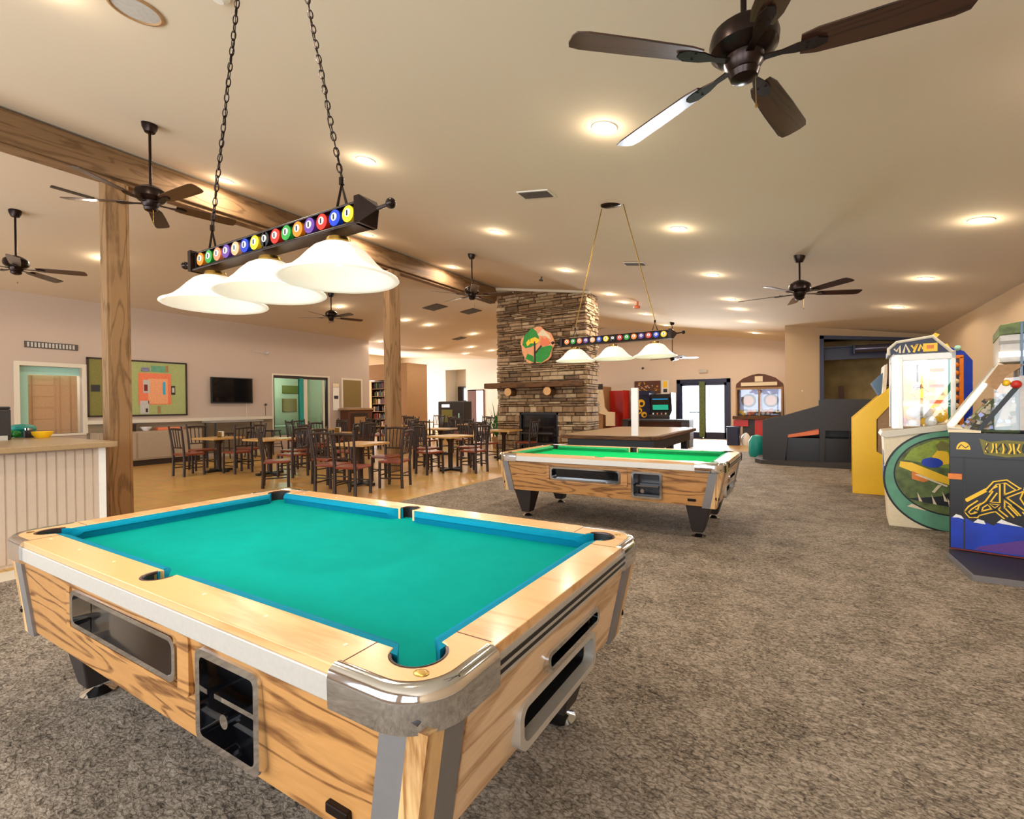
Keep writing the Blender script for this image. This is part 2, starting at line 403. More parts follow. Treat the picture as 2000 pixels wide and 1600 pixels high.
w.prism([(-4.6, 2.40), (-2.55, 2.40), (-2.55, cz(-2.55)), (-4.6, cz(-4.6))], 1, YB, YB+.15)
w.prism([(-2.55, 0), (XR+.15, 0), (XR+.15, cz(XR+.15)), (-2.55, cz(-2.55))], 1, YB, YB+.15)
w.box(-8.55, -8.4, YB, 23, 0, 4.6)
struct(w, 'wall_back', 'wall_paint_lit', smooth=0)
w = wall_cells(MB(), 1, YF-.15, YF, -14.85, XR+.15, 0, 3.0, [(-13.4, -9.6, .6, 2.9), (-8.9, -5.1, .6, 2.9), (-4.3, -.5, .6, 2.9), (.1, 2.4, .6, 2.9)])
w.prism([(-14.85, 3.0), (XR+.15, 3.0), (XR+.15, cz(XR)), (-7.65, 4.82), (-7.95, 4.82), (-14.85, 4.0)], 1, YF-.15, YF)
struct(w, 'wall_front', 'wall_paint', smooth=0)
# windows behind the camera
n = 0
for x0 in (-13.4, -8.9, -4.3):
    n += 1
    f = MB()
    for a in (0, 1.25, 2.5, 3.74): f.box(x0+a, x0+a+.06, YF-.12, YF-.04, .6, 2.9)
    f.box(x0, x0+3.8, YF-.12, YF-.04, .6, .66); f.box(x0, x0+3.8, YF-.12, YF-.04, 2.84, 2.9)
    o = struct(f, 'window_%d' % n, 'navy', smooth=0)
# wall around the storage alcove, front face at y = 16.46
w = MB()
w.prism([(-.53, 0), (.33, 0), (.33, cz(.33)), (-.53, cz(-.53))], 1, 16.46, 16.61)
w.prism([(.33, 3.32), (XR, 3.0), (XR, cz(XR)), (.33, cz(.33))], 1, 16.46, 16.61)
w.prism([(-.53, 0), (-.38, 0), (-.38, cz(-.38)), (-.53, cz(-.53))], 1, 16.61, YB)
struct(w, 'wall_alcove', 'wall_warm', smooth=0)
struct(MB().box(.2, XR, 18.2, 18.3, 0, 3.3).box(.2, .3, 16.7, 18.2, 0, 3.3), 'wall_storage', 'storage_wall', smooth=0)
f = MB().box(.33, .43, 16.40, 16.62, 0, 3.30).box(2.64, 2.74, 16.40, 16.62, 0, 3.05)
f.prism([(.33, 3.22), (2.74, 2.97), (2.74, 3.05), (.33, 3.32)], 1, 16.40, 16.62)
f.box(.43, 2.64, 16.66, 16.72, 2.62, 2.97); f.box(.43, 2.64, 16.45, 16.5, 2.95, 2.98)
struct(f, 'trim_2', 'navy', smooth=0)
# olive-brown dividing block and its bookshelf recess, seen past the rear post
struct(MB().box(-18.7, -15.92, 17.0, 18.4, 2.70, 3.45).box(-17.15, -15.92, 17.0, 18.4, 0, 2.70).box(-18.7, -17.15, 17.6, 18.4, 0, 2.7), 'wall_divider', 'tan', smooth=0)
# chair rail, wainscot, baseboards
w = MB(); w.box(XL, XL+.02, 4.75, 9.46, .1, 1.06); w.box(XL, XL+.02, 11.7, 13.42, .1, .62)
struct(w, 'trim_3', 'wainscot', smooth=0)
struct(MB().box(XL, XL+.10, 4.75, 9.46, 1.06, 1.15), 'trim_4', 'trim_white', smooth=0)
struct(MB().box(XL, XL+.03, -3.2, 9.46, 0, .12).box(XL, XL+.03, 11.7, 13.4, 0, .12), 'baseboard_left', 'trim_white', smooth=0)
struct(MB().box(XR-.02, XR, -3.2, 16.4, .012, .12), 'baseboard_right', 'trim_white', smooth=0)
struct(MB().box(-8.4, -4.6, YB-.02, YB, 0, .12).box(-2.55, -.5, YB-.02, YB, 0, .12), 'baseboard_back', 'trim_white', smooth=0)
# pass-through window to the kitchen
def casing(mb, X, y0, y1, z0, z1, w_=.09, d=.03):
    mb.box(X, X+d, y0-w_, y0, z0-.02, z1); mb.box(X, X+d, y1, y1+w_, z0-.02, z1); mb.box(X, X+d, y0-w_, y1+w_, z1, z1+w_)
    return mb
w4 = struct(casing(MB(), XL, 3.6, 4.68, .87, 2.40).box(XL-.15, XL+.06, 3.55, 4.73, .82, .87), 'window_4', 'trim_white', smooth=0)
MB().box(XL-.22, XL-.17, 3.5, 3.78, .8, 2.22).box(XL-.22, XL-.17, 3.5, 4.8, 2.22, 2.5).build('window_frame', 'aqua', w4, smooth=0)
s = MB().box(XL-.40, XL-.37, 3.78, 4.7, .8, 2.22)
for k in range(5): s.box(XL-.37, XL-.355, 3.8, 4.68, .95+k*.26, .965+k*.26)
for y in (3.9, 4.28, 4.36, 4.55): s.box(XL-.37, XL-.35, y, y+.012, .85, 2.2)
s.build('shutter', 'shutter', w4, smooth=0)
w5 = struct(casing(MB(), XL, 2.0, 2.95, .87, 2.40), 'window_5', 'trim_white', smooth=0)
MB().box(XL-.12, XL-.09, 2.0, 2.95, .87, 2.4).build('shutter', 'aqua', w5, smooth=0)
# sliding glass window
d1 = struct(casing(MB(), XL, 9.52, 11.63, .5, 2.47, .05, .03), 'window_6', 'trim_white', smooth=0)
MB().box(XL-.1, XL-.02, 9.52, 11.63, 2.38, 2.47).box(XL-.1, XL-.02, 9.52, 9.58, .5, 2.4).box(XL-.1, XL-.02, 11.57, 11.63, .5, 2.4).build('window_frame', 'dark_wood', d1, smooth=0)
MB().box(XL-.1, XL-.01, 10.50, 10.64, .5, 2.4).build('sliding_rail', 'teal', d1, smooth=0)
MB().box(XL-.07, XL-.06, 9.58, 10.5, .5, 2.38).build('window_pane', 'glass_green', d1, smooth=0)
MB().box(XL-.05, XL-.04, 10.64, 11.57, .5, 2.38).build('window_pane', 'glass_green', d1, smooth=0)
MB().box(XL-.06, XL-.03, 10.66, 10.80, .5, 2.38).box(XL-.06, XL-.03, 11.42, 11.5, .5, 2.38).build('sash', 'trim_white', d1, smooth=0)
o = MB(); o.box(-17.0, -16.9, 9.0, 12.6, 0, 2.9).box(-17, XL-.15, 9.0, 9.1, 0, 2.9).box(-17, XL-.15, 12.5, 12.6, 0, 2.9).box(-17, XL-.15, 9, 12.6, 2.8, 2.9)
struct(o, 'wall_office', 'wall_white', smooth=0)
o = MB(); o.box(-17.0, -16.9, 3.0, 5.2, 0, 2.9).box(-17, XL-.15, 3.0, 3.1, 0, 2.9).box(-17, XL-.15, 5.1, 5.2, 0, 2.9).box(-17, XL-.15, 3.0, 5.2, 2.8, 2.9)
struct(o, 'wall_kitchen', 'wall_white', smooth=0)
def lamp_point(name, loc, power, col, r=.05, parent=None):
    l = bpy.data.lights.new(name, 'POINT'); l.energy = power; l.color = col; l.shadow_soft_size = r
    q = bpy.data.objects.new(name, l); COL.objects.link(q); q.location = loc
    if parent: q.parent = parent
    return q
def ceiling_panel(loc, label, power):
    t = thing('ceiling_panel_light', label, 'light', loc)
    MB().box(-.5, .5, -.2, .2, -.05, 0).build('housing', 'white_paint', t, smooth=0)
    MB().box(-.46, .46, -.16, .16, -.06, -.045).build('diffuser', 'lamp_white', t, smooth=0)
    lamp_point('lamp', (0, 0, -.25), power, (1, .97, .9), .15, t)
ceiling_panel((-15.9, 10.8, 2.8), 'white ceiling light panel inside the office behind the sliding window', 45)
ceiling_panel((-15.7, 4.1, 2.8), 'white ceiling light panel inside the kitchen behind the serving window', 30)
# window with olive blind
w7 = struct(casing(MB(), XL, 12.28, 13.13, 1.40, 2.42, .07, .03), 'window_7', 'trim_white', smooth=0)
b = MB().box(XL, XL+.02, 12.28, 13.13, 1.40, 2.42)
for k in range(20): b.box(XL+.02, XL+.03, 12.29, 13.12, 1.42+k*.05, 1.455+k*.05)
b.build('roller_blind', 'blind', w7, smooth=0)
# glass double door at the far end
dd = struct(MB().box(-4.6, -4.46, YB-.03, YB+.1, 0, 2.40).box(-2.69, -2.55, YB-.03, YB+.1, 0, 2.40).box(-4.6, -2.55, YB-.03, YB+.1, 2.24, 2.40).box(-4.6, -2.55, YB-.03, YB+.1, 0, .03), 'door_1', 'navy', smooth=0)
for x0, x1 in ((-4.46, -3.60), (-3.55, -2.69)):
    q = MB().box(x0, x0+.09, YB, YB+.05, .03, 2.24).box(x1-.09, x1, YB, YB+.05, .03, 2.24).box(x0, x1, YB, YB+.05, .03, .26).box(x0, x1, YB, YB+.05, 2.14, 2.24).build('door_leaf', 'navy', dd, smooth=0)
    MB().box(x0+.09, x1-.09, YB+.02, YB+.03, .26, 2.14).build('pane', 'glass', q, smooth=0)
MB().box(-3.72, -3.5, YB-.04, YB-.01, .05, 2.3).build('door_post', 'moss', dd, smooth=0)
MB().cyl((-3.78, YB-.06, .95), (-3.78, YB-.06, 1.15), .015).box(-4.1, -3.7, YB-.05, YB-.03, 1.05, 1.09).build('door_handle', 'chrome', dd)
struct(MB().box(-9, 3, YB+.4, YB+12, -.1, -.02), 'floor_terrace', 'white_paint', smooth=0)
# lobby window on the far wall; glowing pane stands in for daylight
w8 = struct(MB().box(-16.8, -16.2, 22.94, 23, 0, 2.33).box(-15.72, -15.66, 22.94, 23, 0, 2.33).box(-16.8, -15.66, 22.94, 23, 2.27, 2.33), 'window_8', 'brown', smooth=0)
MB().box(-16.2, -15.72, 22.96, 23, .3, 2.27).build('pane', 'lamp_white', w8, smooth=0)

f = MB()
for a in (.1, 1.22, 2.34): f.box(a, a+.06, YF-.12, YF-.04, .6, 2.9)
f.box(.1, 2.4, YF-.12, YF-.04, .6, .66); f.box(.1, 2.4, YF-.12, YF-.04, 2.84, 2.9)
struct(f, 'window_9', 'navy', smooth=0)
# ---------------------------------------------------------------- beam and posts
b = MB().box(-7.93, -7.67, YF, 11.95, 4.43, 4.795).box(-7.90, -7.72, YF, 11.95, 4.38, 4.43)
o = b.build('wooden_beam', 'beam_wood', smooth=0, bevel=.012); tag(o, 'long rough wooden ridge beam running under the peak of the ceiling', 'beam')
def post(y0, y1, label):
    y = (y0+y1)/2; h_ = (y1-y0)/2
    t = thing('wooden_post', label, 'post', (-7.77, y, 0))
    MB().box(-.11, .11, -h_, h_, 0, 4.38).build('shaft', 'post_wood', t, smooth=0, bevel=.015)
    MB().box(-.09, .113, h_-.012, h_+.016, 0, 4.36).box(-.09, .10, -h_-.02, -h_+.01, 0, 4.36).build('side_board', 'post_wood', t, smooth=0)
post(2.73, 2.94, 'thick square wooden post standing at the end of the white counter')
post(7.70, 7.97, 'square wooden post standing among the dining tables')

# ---------------------------------------------------------------- stone fireplace
def fireplace():
    x0, x1, yf, yb = -7.72, -4.93, 12.0, 12.9
    t = thing('stone_fireplace', 'floor to ceiling stacked stone fireplace with log mantel', 'fireplace', (0, 0, 0))
    t.location = ((x0+x1)/2, yf, 0)
    ox = (x0+x1)/2
    core = MB()
    core.prism([(x0+.05-ox, 0), (-6.97-ox, 0), (-6.97-ox, cz(-6.97)), (x0+.05-ox, 4.80)], 1, .06, yb-yf)
    core.prism([(-5.77-ox, 0), (x1-.05-ox, 0), (x1-.05-ox, cz(x1)-.01), (-5.77-ox, cz(-5.77)-.01)], 1, .06, yb-yf)
    core.prism([(-6.97-ox, 1.21), (-5.77-ox, 1.21), (-5.77-ox, cz(-5.77)-.01), (-6.97-ox, cz(-6.97)-.01)], 1, .06, yb-yf)
    core.build('core', 'mortar', t, smooth=0)
    st = MB(); rnd = random.Random(3)
    z = 0.0
    def stone(pts, thick):
        st.m(rnd.choice((0, 0, 1, 1, 2, 3))); return st
    while z < 4.85:
        h = rnd.choice((.035, .045, .06, .07, .09, .12)) if z > 1.3 else rnd.choice((.06, .09, .13, .17))
        x = x0
        while x < x1:
            wd = rnd.uniform(.14, .52) if z > 1.3 else rnd.uniform(.14, .38)
            xe = min(x+wd, x1)
            if x1-xe < .08: xe = x1
            lo, hi = z+.006, z+h-.006
            top = min(cz(x), cz(xe))-.005
            hi2 = min(hi, top)
            inside = (xe > -6.97 and x < -5.77 and lo < 1.2)
            if hi2-lo > .012 and not inside:
                stone(None, 0)
                d = rnd.uniform(-.045, .03); j = lambda a=.008: rnd.uniform(-a, a)
                a, b_ = x+.006-ox, xe-.006-ox
                s_ = min(.018, (hi2-lo)*.3)
                back = [(a, .07, lo), (b_, .07, lo), (b_, .07, hi2), (a, .07, hi2)]
                mid = [(a, d+.02, lo+j(.004)), (b_, d+.02+j(), lo+j(.004)), (b_, d+.02, hi2+j(.004)), (a, d+.02+j(), hi2+j(.004))]
                fr = [(a+s_+j(.005), d+j(), lo+s_), (b_-s_+j(.005), d+j(), lo+s_+j(.003)), (b_-s_, d+j(), hi2-s_), (a+s_, d+j(), hi2-s_+j(.003))]
                st.add(back+mid+fr, [(8, 9, 10, 11)]+[(i, (i+1) % 4, 4+(i+1) % 4, 4+i) for i in range(4)]+[(4+i, 4+(i+1) % 4, 8+(i+1) % 4, 8+i) for i in range(4)])
            elif inside:
                for (q0, q1) in ((x, min(xe, -6.97)), (max(x, -5.77), xe)):
                    if q1-q0 > .03:
                        st.m(rnd.choice((0, 1, 3))); st.box(q0+.005-ox, q1-.005-ox, rnd.uniform(-.03, .02), .07, lo, hi2)
            x = xe
        # right-hand side face
        y = 0.0
        while y < yb-yf:
            wd = rnd.uniform(.12, .4); ye = min(y+wd, yb-yf)
            hi2 = min(z+h-.006, cz(x1)-.02); lo = z+.006
            if hi2-lo > .012:
                st.m(rnd.choice((0, 2, 2, 1)))
                d = rnd.uniform(-.03, .035)
                st.hexa([(x1-.06-ox, y+.005, lo), (x1+d-ox, y+.015, lo+.005), (x1+d-ox, ye-.015, lo+.005), (x1-.06-ox, ye-.005, lo)],
                        [(x1-.06-ox, y+.005, hi2), (x1+d-ox, y+.015, hi2-.005), (x1+d-ox, ye-.015, hi2-.005), (x1-.06-ox, ye-.005, hi2)])
            y = ye
        z += h
    st.build('stonework', ['stone_a', 'stone_b', 'stone_c', 'stone_d'], t, smooth=20)
    MB().box(-7.95-ox, -5.02-ox, -.36, .02, 1.90, 2.05).build('mantel', 'mantel_wood', t, smooth=0, bevel=.02)
    for cx in (-7.16, -5.93):
        c_ = MB().cyl((cx-ox, -.32, 1.79), (cx-ox, .02, 1.79), .115, n=18).build('corbel', 'mantel_wood', t)
        MB().cyl((cx-ox, -.335, 1.79), (cx-ox, -.318, 1.79), .112, n=18).build('log_end', 'log_end', c_)
    fb = MB().box(-6.97-ox, -6.92-ox, 0.0, .85, 0, 1.21).box(-5.82-ox, -5.77-ox, 0.0, .85, 0, 1.21).box(-6.97-ox, -5.77-ox, 0.0, .85, 1.15, 1.21).box(-6.97-ox, -5.77-ox, .80, .85, 0, 1.2)
    fb.build('firebox', 'black', t, smooth=0)
    MB().box(-6.9-ox, -5.84-ox, .06, .075, .05, 1.14).build('fire_screen', 'screen_dark', t, smooth=0)
    MB().box(-6.9-ox, -5.84-ox, -.16, .05, .30, .38).box(-6.86-ox, -5.88-ox, -.12, .05, .62, .66).build('grate', 'dark_grey', t, smooth=0)
    tr = MB().prism([(-8.05-ox, 4.80), (-7.65-ox, 4.815), (-4.80-ox, cz(-4.8)-.005), (-4.80-ox, cz(-4.8)-.06), (-7.65-ox, 4.74), (-8.05-ox, 4.74)], 1, -.10, 0.0)
    tr.build('ceiling_collar', 'trim_white', t, smooth=0)
fireplace()
# painting on a round wooden slab hung on the stones
t = thing('round_painting', 'oval landscape painting with green trees and peach sky hung on the stone chimney', 'painting', (-6.33, 11.90, 3.05))
pts = []
for i in range(28):
    a = 2*PI*i/28; r = .50+.025*math.sin(5*a)+.02*math.cos(9*a); pts.append((r*1.02*math.cos(a), r*math.sin(a)))
MB().prism(pts, 1, -.02, .03).build('slab', 'peach', t, smooth=0)
g = MB()
g.m(0).prism([(-.46, .05), (-.40, .30), (-.15, .50), (-.02, .40), (.06, .22), (.0, .05), (-.18, -.02), (-.36, -.05)], 1, -.028, -.02)
g.prism([(-.1, -.42), (.12, -.48), (.36, -.34), (.48, -.06), (.40, -.02), (.10, -.06), (-.06, -.2)], 1, -.028, -.02)
g.prism([(-.36, -.34), (-.1, -.46), (-.12, -.28), (-.3, -.2)], 1, -.028, -.02)
g.m(1).prism([(-.20, .20), (-.05, .24), (.10, .14), (.0, .06), (-.2, .08)], 1, -.032, -.028)
g.prism([(-.34, .1), (-.24, .2), (-.2, .08), (-.3, .0)], 1, -.032, -.028)
g.m(2).prism([(.10, .0), (.14, .22), (.24, .16), (.3, .2), (.42, .04), (.3, -.03)], 1, -.03, -.02)
g.m(3).prism([(-.09, -.48), (-.04, -.48), (-.05, .12), (-.09, .12)], 1, -.036, -.02)
g.prism([(-.08, -.2), (-.04, -.22), (.16, -.02), (.12, 0)], 1, -.036, -.02)
g.m(4).prism([(.02, .30), (.18, .44), (.36, .28), (.44, .12), (.26, .24), (.1, .26)], 1, -.028, -.02)
g.build('painted_scene', ['green', 'yellow', 'coral', 'dark_wood', 'cream'], t, smooth=0)
# ================================================================ POOL TABLES
def pool_table(loc, label):
    t = thing('pool_table', label, 'pool table', loc)
    L, Wd = 1.33, .745
    ix, iy = 1.20, .615          # inner edge of the wooden rail
    zt = .81
    def taper(bx, by, zb, tx, ty, ztp):
        return MB().hexa([(-bx, -by, zb), (bx, -by, zb), (bx, by, zb), (-bx, by, zb)], [(-tx, -ty, ztp), (tx, -ty, ztp), (tx, ty, ztp), (-tx, ty, ztp)])
    cab = taper(1.235, .69, .36, 1.31, .715, .72).build('cabinet', 'oak', t, smooth=0)
    cuts = []
    for sy in (-1,):
        c = MB(); rbox(c, 1, -.90, -.60, -.59, .25, .53, .665, .035); cuts.append(c)
        c = MB(); rbox(c, 1, -.90, -.50, .40, .70, .405, .665, .025); cuts.append(c)
    c = MB(); rbox(c, 0, 1.12, 1.5, -.13, .28, .575, .62, .02); cuts.append(c)
    c = MB(); rbox(c, 0, 1.0, 1.5, -.27, .29, .40, .52, .04); cuts.append(c)
    cut(cab, cuts)
    # end panels with their own lengthwise grain
    for s_ in (1,):
        pass
    ly = lambda z_: .69+.025*(z_-.36)/.36        # long side plane
    lx = lambda z_: 1.235+.075*(z_-.36)/.36       # short side plane
    e = MB().add([(lx(.37)+.004, -.55, .37), (lx(.37)+.004, .55, .37), (lx(.71)+.004, .56, .71), (lx(.71)+.004, -.56, .71),
                  (lx(.37)-.006, -.55, .37), (lx(.37)-.006, .55, .37), (lx(.71)-.006, .56, .71), (lx(.71)-.006, -.56, .71)],
                 [(0, 1, 2, 3), (7, 6, 5, 4), (0, 4, 5, 1), (1, 5, 6, 2), (2, 6, 7, 3), (3, 7, 4, 0)]).build('end_panel', 'oak_end_daylit', t, smooth=0)
    c1 = MB(); rbox(c1, 0, 1.10, 1.5, -.13, .28, .575, .62, .02); c2 = MB(); rbox(c2, 0, 1.0, 1.5, -.27, .29, .40, .52, .04)
    cut(e, [c1, c2])
    # liners in the openings
    def frame(name, outer, inner, r, axis, a, b, mt, parent=t):
        q = MB(); rbox(q, axis, a, b, *outer, r)
        o = q.build(name, mt, parent, smooth=0)
        k = MB(); rbox(k, axis, a-.1, b+.1, *inner, max(.005, r-.012)); cut(o, [k]); return o
    frame('ball_window_frame', (-.60, .26, .522, .672), (-.575, .24, .540, .655), .04, 1, -.722, -.60, 'chrome')
    MB().box(-.57, .235, -.66, -.60, .535, .66).build('ball_window', 'screen_dark', t, smooth=0)
    frame('return_door', (-.645, .34, .50, .70), (-.61, .27, .515, .680), .02, 1, -.719, -.704, 'oak')
    frame('ball_tray_frame', (.385, .715, .392, .678), (.41, .69, .415, .655), .03, 1, -.722, -.55, 'chrome')
    MB().box(.41, .69, -.52, -.50, .415, .655).box(.41, .69, -.64, -.51, .41, .425).build('ball_tray', 'laminate_black', t, smooth=0)
    MB().box(.43, .67, -.69, -.55, .515, .53).cyl((.50, -.70, .47), (.50, -.66, .47), .022).build('coin_slide', 'chrome', t, smooth=0)
    frame('coin_slot_frame', (-.145, .295, .565, .63), (-.125, .275, .58, .615), .025, 0, 1.27, 1.305, 'chrome')
    frame('cue_ball_window_frame', (-.285, .305, .388, .532), (-.262, .282, .410, .512), .045, 0, 1.245, 1.285, 'alu')
    frame('cue_ball_tray', (-.268, .288, .402, .518), (-.26, .28, .412, .510), .035, 0, 1.02, 1.24, 'black')
    frame('coin_slot_box', (-.128, .278, .576, .619), (-.12, .27, .584, .611), .02, 0, 1.14, 1.265, 'black')
    MB().box(1.0, 1.03, -.27, .29, .40, .52).build('cue_ball_window', 'black', t, smooth=0)
    # dark chassis under the rails
    taper(1.27, .70, .70, 1.30, .735, .745).build('apron', 'dark_grey', t, smooth=0)
    # wooden rail
    rl = MB().prism(rrect(-L, L, -Wd, Wd, .13, 8), 2, .735, zt).build('rail', 'rail_wood', t, smooth=0)
    rr = .072
    pk = [(sx*(ix-.014), sy*(iy-.014)) for sx in (-1, 1) for sy in (-1, 1)]+[(0, sy*(iy+.035)) for sy in (-1, 1)]
    cs = [MB().box(-ix, ix, -iy, iy, .5, 1)]
    for i, (px, py) in enumerate(pk):
        cs.append(MB().cyl((px, py, .5), (px, py, 1), rr if i < 4 else .058, n=28))
    cut(rl, cs)
    bv = rl.modifiers.new('bevel', 'BEVEL'); bv.width = .012; bv.segments = 3; bv.limit_method = 'ANGLE'; bv.angle_limit = math.radians(50)
    # seams between side rails and corner pieces, sights
    for sx in (-1, 1):
        for sy in (-1, 1):
            MB().box(sx*1.06-.0015, sx*1.06+.0015, min(sy*iy, sy*(Wd-.02)), max(sy*iy, sy*(Wd-.02)), zt-.002, zt+.0008).build('rail_seam', 'brown', t, smooth=0)
            MB().box(min(sx*ix, sx*(L-.02)), max(sx*ix, sx*(L-.02)), sy*.47-.0015, sy*.47+.0015, zt-.002, zt+.0008).build('rail_seam', 'brown', t, smooth=0)
    for sx in (-1, 1):
        for i in (1, 2, 3):
            for sy in (-1, 1):
                MB().cyl((sx*ix*i/3.6, sy*.665, zt-.001), (sx*ix*i/3.6, sy*.665, zt+.0012), .006, n=10).build('rail_sight', 'cream', t)
    # play field and cushions
    MB().box(-ix-.05, ix+.05, -iy-.05, iy+.05, .735, .748).build('play_field', 'felt', t, smooth=0)
    def cushion(a, b, side):
        prof = [(-.02, .808), (-.02, .744), (.030, .744), (.036, .768), (.052, .786), (.044, .797), (.02, .806)]
        q = MB(); pts = []
        for (d, z_) in prof: pts.append((d, z_))
        n_ = len(pts); vs = []
        for end, s_ in ((a, 1), (b, -1)):
            for d, z_ in pts:
                u = end+s_*d*.9
                if side[0] == 'y': vs.append((u, side[1]*(iy-d), z_))
                else: vs.append((side[1]*(ix-d), u, z_))
        q.add(vs, [tuple(range(n_)), tuple(range(n_, 2*n_))[::-1]]+[(i, (i+1) % n_, n_+(i+1) % n_, n_+i) for i in range(n_)])
        q.build('cushion', 'cushion', t, smooth=60)
    for sy in (-1, 1):
        cushion(-ix+.07, -.062, ('y', sy)); cushion(.062, ix-.07, ('y', sy))
    for sx in (-1, 1): cushion(-iy+.07, iy-.07, ('x', sx))
    # pockets
    for i, (px, py) in enumerate(pk):
        r = (rr if i < 4 else .058)
        a0 = math.atan2(1 if py > 0 else -1, (1 if px > 0 else -1) if i < 4 else 0)
        q = MB(); vs = []; hw = 2.1 if i < 4 else 1.65
        for k in range(25):
            a = a0-hw+2*hw*k/24
            for rr0, zz in ((r-.001, .807), (r-.007, .80), (r-.008, .70), (r+.006, .70), (r+.006, .74)): vs.append((px+rr0*math.cos(a), py+rr0*math.sin(a), zz))
        q.add(vs, [(k*5+j, k*5+j+1, k*5+j+6, k*5+j+5) for k in range(24) for j in range(4)])
        q.cyl((px, py, .68), (px, py, .70), r+.005, n=24)
        q.build('pocket', 'pocket_black', t)
        if i < 4:
            sx, sy = (1 if px > 0 else -1), (1 if py > 0 else -1)
            a0 = math.atan2(sy, sx); ring = [(px+(r-.002)*math.cos(a0+k), py+(r-.002)*math.sin(a0+k), .806) for k in [(-1.7+3.4*j/20) for j in range(21)]]
        else:
            sy = 1 if py > 0 else -1
            a0 = sy*PI/2; ring = [(px+(r-.002)*math.cos(a0+k), py+(r-.002)*math.sin(a0+k), .806) for k in [(-1.9+3.8*j/20) for j in range(21)]]
        MB().tube(ring, .006, 6).build('pocket_liner', 'pocket_lip', t)
    # aluminium strip along the rails
    for y0, y1 in ((-Wd-.006, -Wd+.01), (Wd-.01, Wd+.006)):
        MB().box(-1.11, 1.11, y0, y1, .722, .785).build('trim_strip', 'alu', t, smooth=0, bevel=.003)
    for sx in (-1, 1):
        e = MB(); x0 = sx*(L-.01); x1 = sx*(L+.006)
        e.m(0).box(min(x0, x1), max(x0, x1), -.52, .52, .722, .785); x2 = sx*(L+.009)
        e.m(1).box(min(x0, x2), max(x0, x2), -.52, .52, .735, .744).box(min(x0, x2), max(x0, x2), -.52, .52, .757, .768)
        e.build('trim_strip', ['alu', 'black'], t, smooth=0)
    # chrome corner caps
    for sx in (-1, 1):
        for sy in (-1, 1):
            path = []
            R_ = .13
            cx, cy = L-R_, Wd-R_
            path.append((cx-.15, Wd, 0, 1))
            for k in range(11):
                a = PI/2-(PI/2)*k/10
                path.append((cx+R_*math.cos(a), cy+R_*math.sin(a), math.cos(a), math.sin(a)))
            path.append((L, cy-.13, 1, 0))
            prof = [(-.022, zt+.001), (-.004, zt+.003), (.012, zt-.008), (.017, zt-.03), (.015, .715), (.0, .708), (-.035, .708)]
            vs, fs = [], []
            for (x, y, nx, ny) in path:
                for d, z_ in prof: vs.append((sx*(x+nx*d), sy*(y+ny*d), z_))
            k = len(prof)
            for i in range(len(path)-1):
                for j in range(k): fs.append((i*k+j, i*k+(j+1) % k, (i+1)*k+(j+1) % k, (i+1)*k+j))
            fs += [tuple(range(k)), tuple(range((len(path)-1)*k, len(path)*k))]
            cc = MB().add(vs, fs).build('corner_cap', 'chrome', t, smooth=50)
            MB().lathe([(.0001, .002), (.010, .0025), (.018, .0015), (.020, 0)], (sx*(cx+.054), sy*(cy+.054), zt), 20, .8).build('emblem', 'brass', cc)
            # corner post: grey strip, rounded wooden strip, grey strip
            def sec(z_):
                bx, by = lx(z_), ly(z_)
                o_ = .012; r_ = .055
                return [(bx-.125, by+o_), (bx-.045, by+o_), (bx+.009, by+.009), (bx+o_-.0, by-.045), (bx+o_, by-.125)], (bx-.125, by-.125)
            zb, ztp = .345, .722
            (p0, c0), (p1, c1) = sec(zb), sec(ztp)
            q = MB()
            for i, mi in ((0, 0), (1, 1), (2, 1), (3, 0)):
                q.m(mi); a_, b_ = p0[i], p0[i+1]; a2, b2 = p1[i], p1[i+1]
                q.hexa([(sx*a_[0], sy*a_[1], zb), (sx*b_[0], sy*b_[1], zb), (sx*c0[0], sy*c0[1], zb), (sx*(c0[0]-.0001), sy*c0[1], zb)],
                       [(sx*a2[0], sy*a2[1], ztp), (sx*b2[0], sy*b2[1], ztp), (sx*c1[0], sy*c1[1], ztp), (sx*(c1[0]-.0001), sy*c1[1], ztp)])
            cp = q.build('corner_post', ['grey_trim', 'oak_up'], t, smooth=20)
            cx_, cy_ = lx(.46)-.008, ly(.46)-.006
            nrm = Vector((sx*.72, sy*.69, 0)).normalized()
            base = Vector((sx*cx_, sy*cy_, .45))
            MB().cyl(base-nrm*.01, base+nrm*.012, .021, n=18).build('lock', 'bronze', cp)
    # handle notch at the lower right of the long side
    MB().box(.97, 1.05, -.71, -.685, .405, .432).build('latch', 'bronze', t, smooth=0, bevel=.004)
    # legs
    for sx in (-1, 1):
        for sy in (-1, 1):
            x, y = sx*1.05, sy*.47
            q = MB()
            tb = [(x+sx*.13, y+sy*.13), (x-sx*.13, y+sy*.13), (x-sx*.13, y-sy*.13), (x+sx*.13, y-sy*.13)]
            bb = [(x+sx*.04, y+sy*.08), (x-sx*.07, y+sy*.08), (x-sx*.07, y-sy*.05), (x+sx*.04, y-sy*.05)]
            q.hexa([(a, b, .055) for a, b in bb], [(a, b, .37) for a, b in tb])
            lg = q.build('leg', 'leg_black', t, smooth=0, bevel=.008)
            MB().lathe([(.0001, .0), (.075, .0), (.075, .008), (.03, .026), (.018, .032), (.018, .062)], (x-sx*.015, y+sy*.015, .0), 24).build('leveler_foot', 'chrome', lg)
    return t
T1 = pool_table((-1.995, 1.495, .012), 'nearest pool table, teal cloth, light oak rails and chrome corners')
T2 = dup(T1, (-2.02, 5.93, .012), label='second pool table with bright green cloth, standing on the carpet behind the nearest one', swap={'felt': 'felt_green', 'cushion': 'cushion_green'})
T1['group'] = T2['group'] = 'coin operated pool tables'

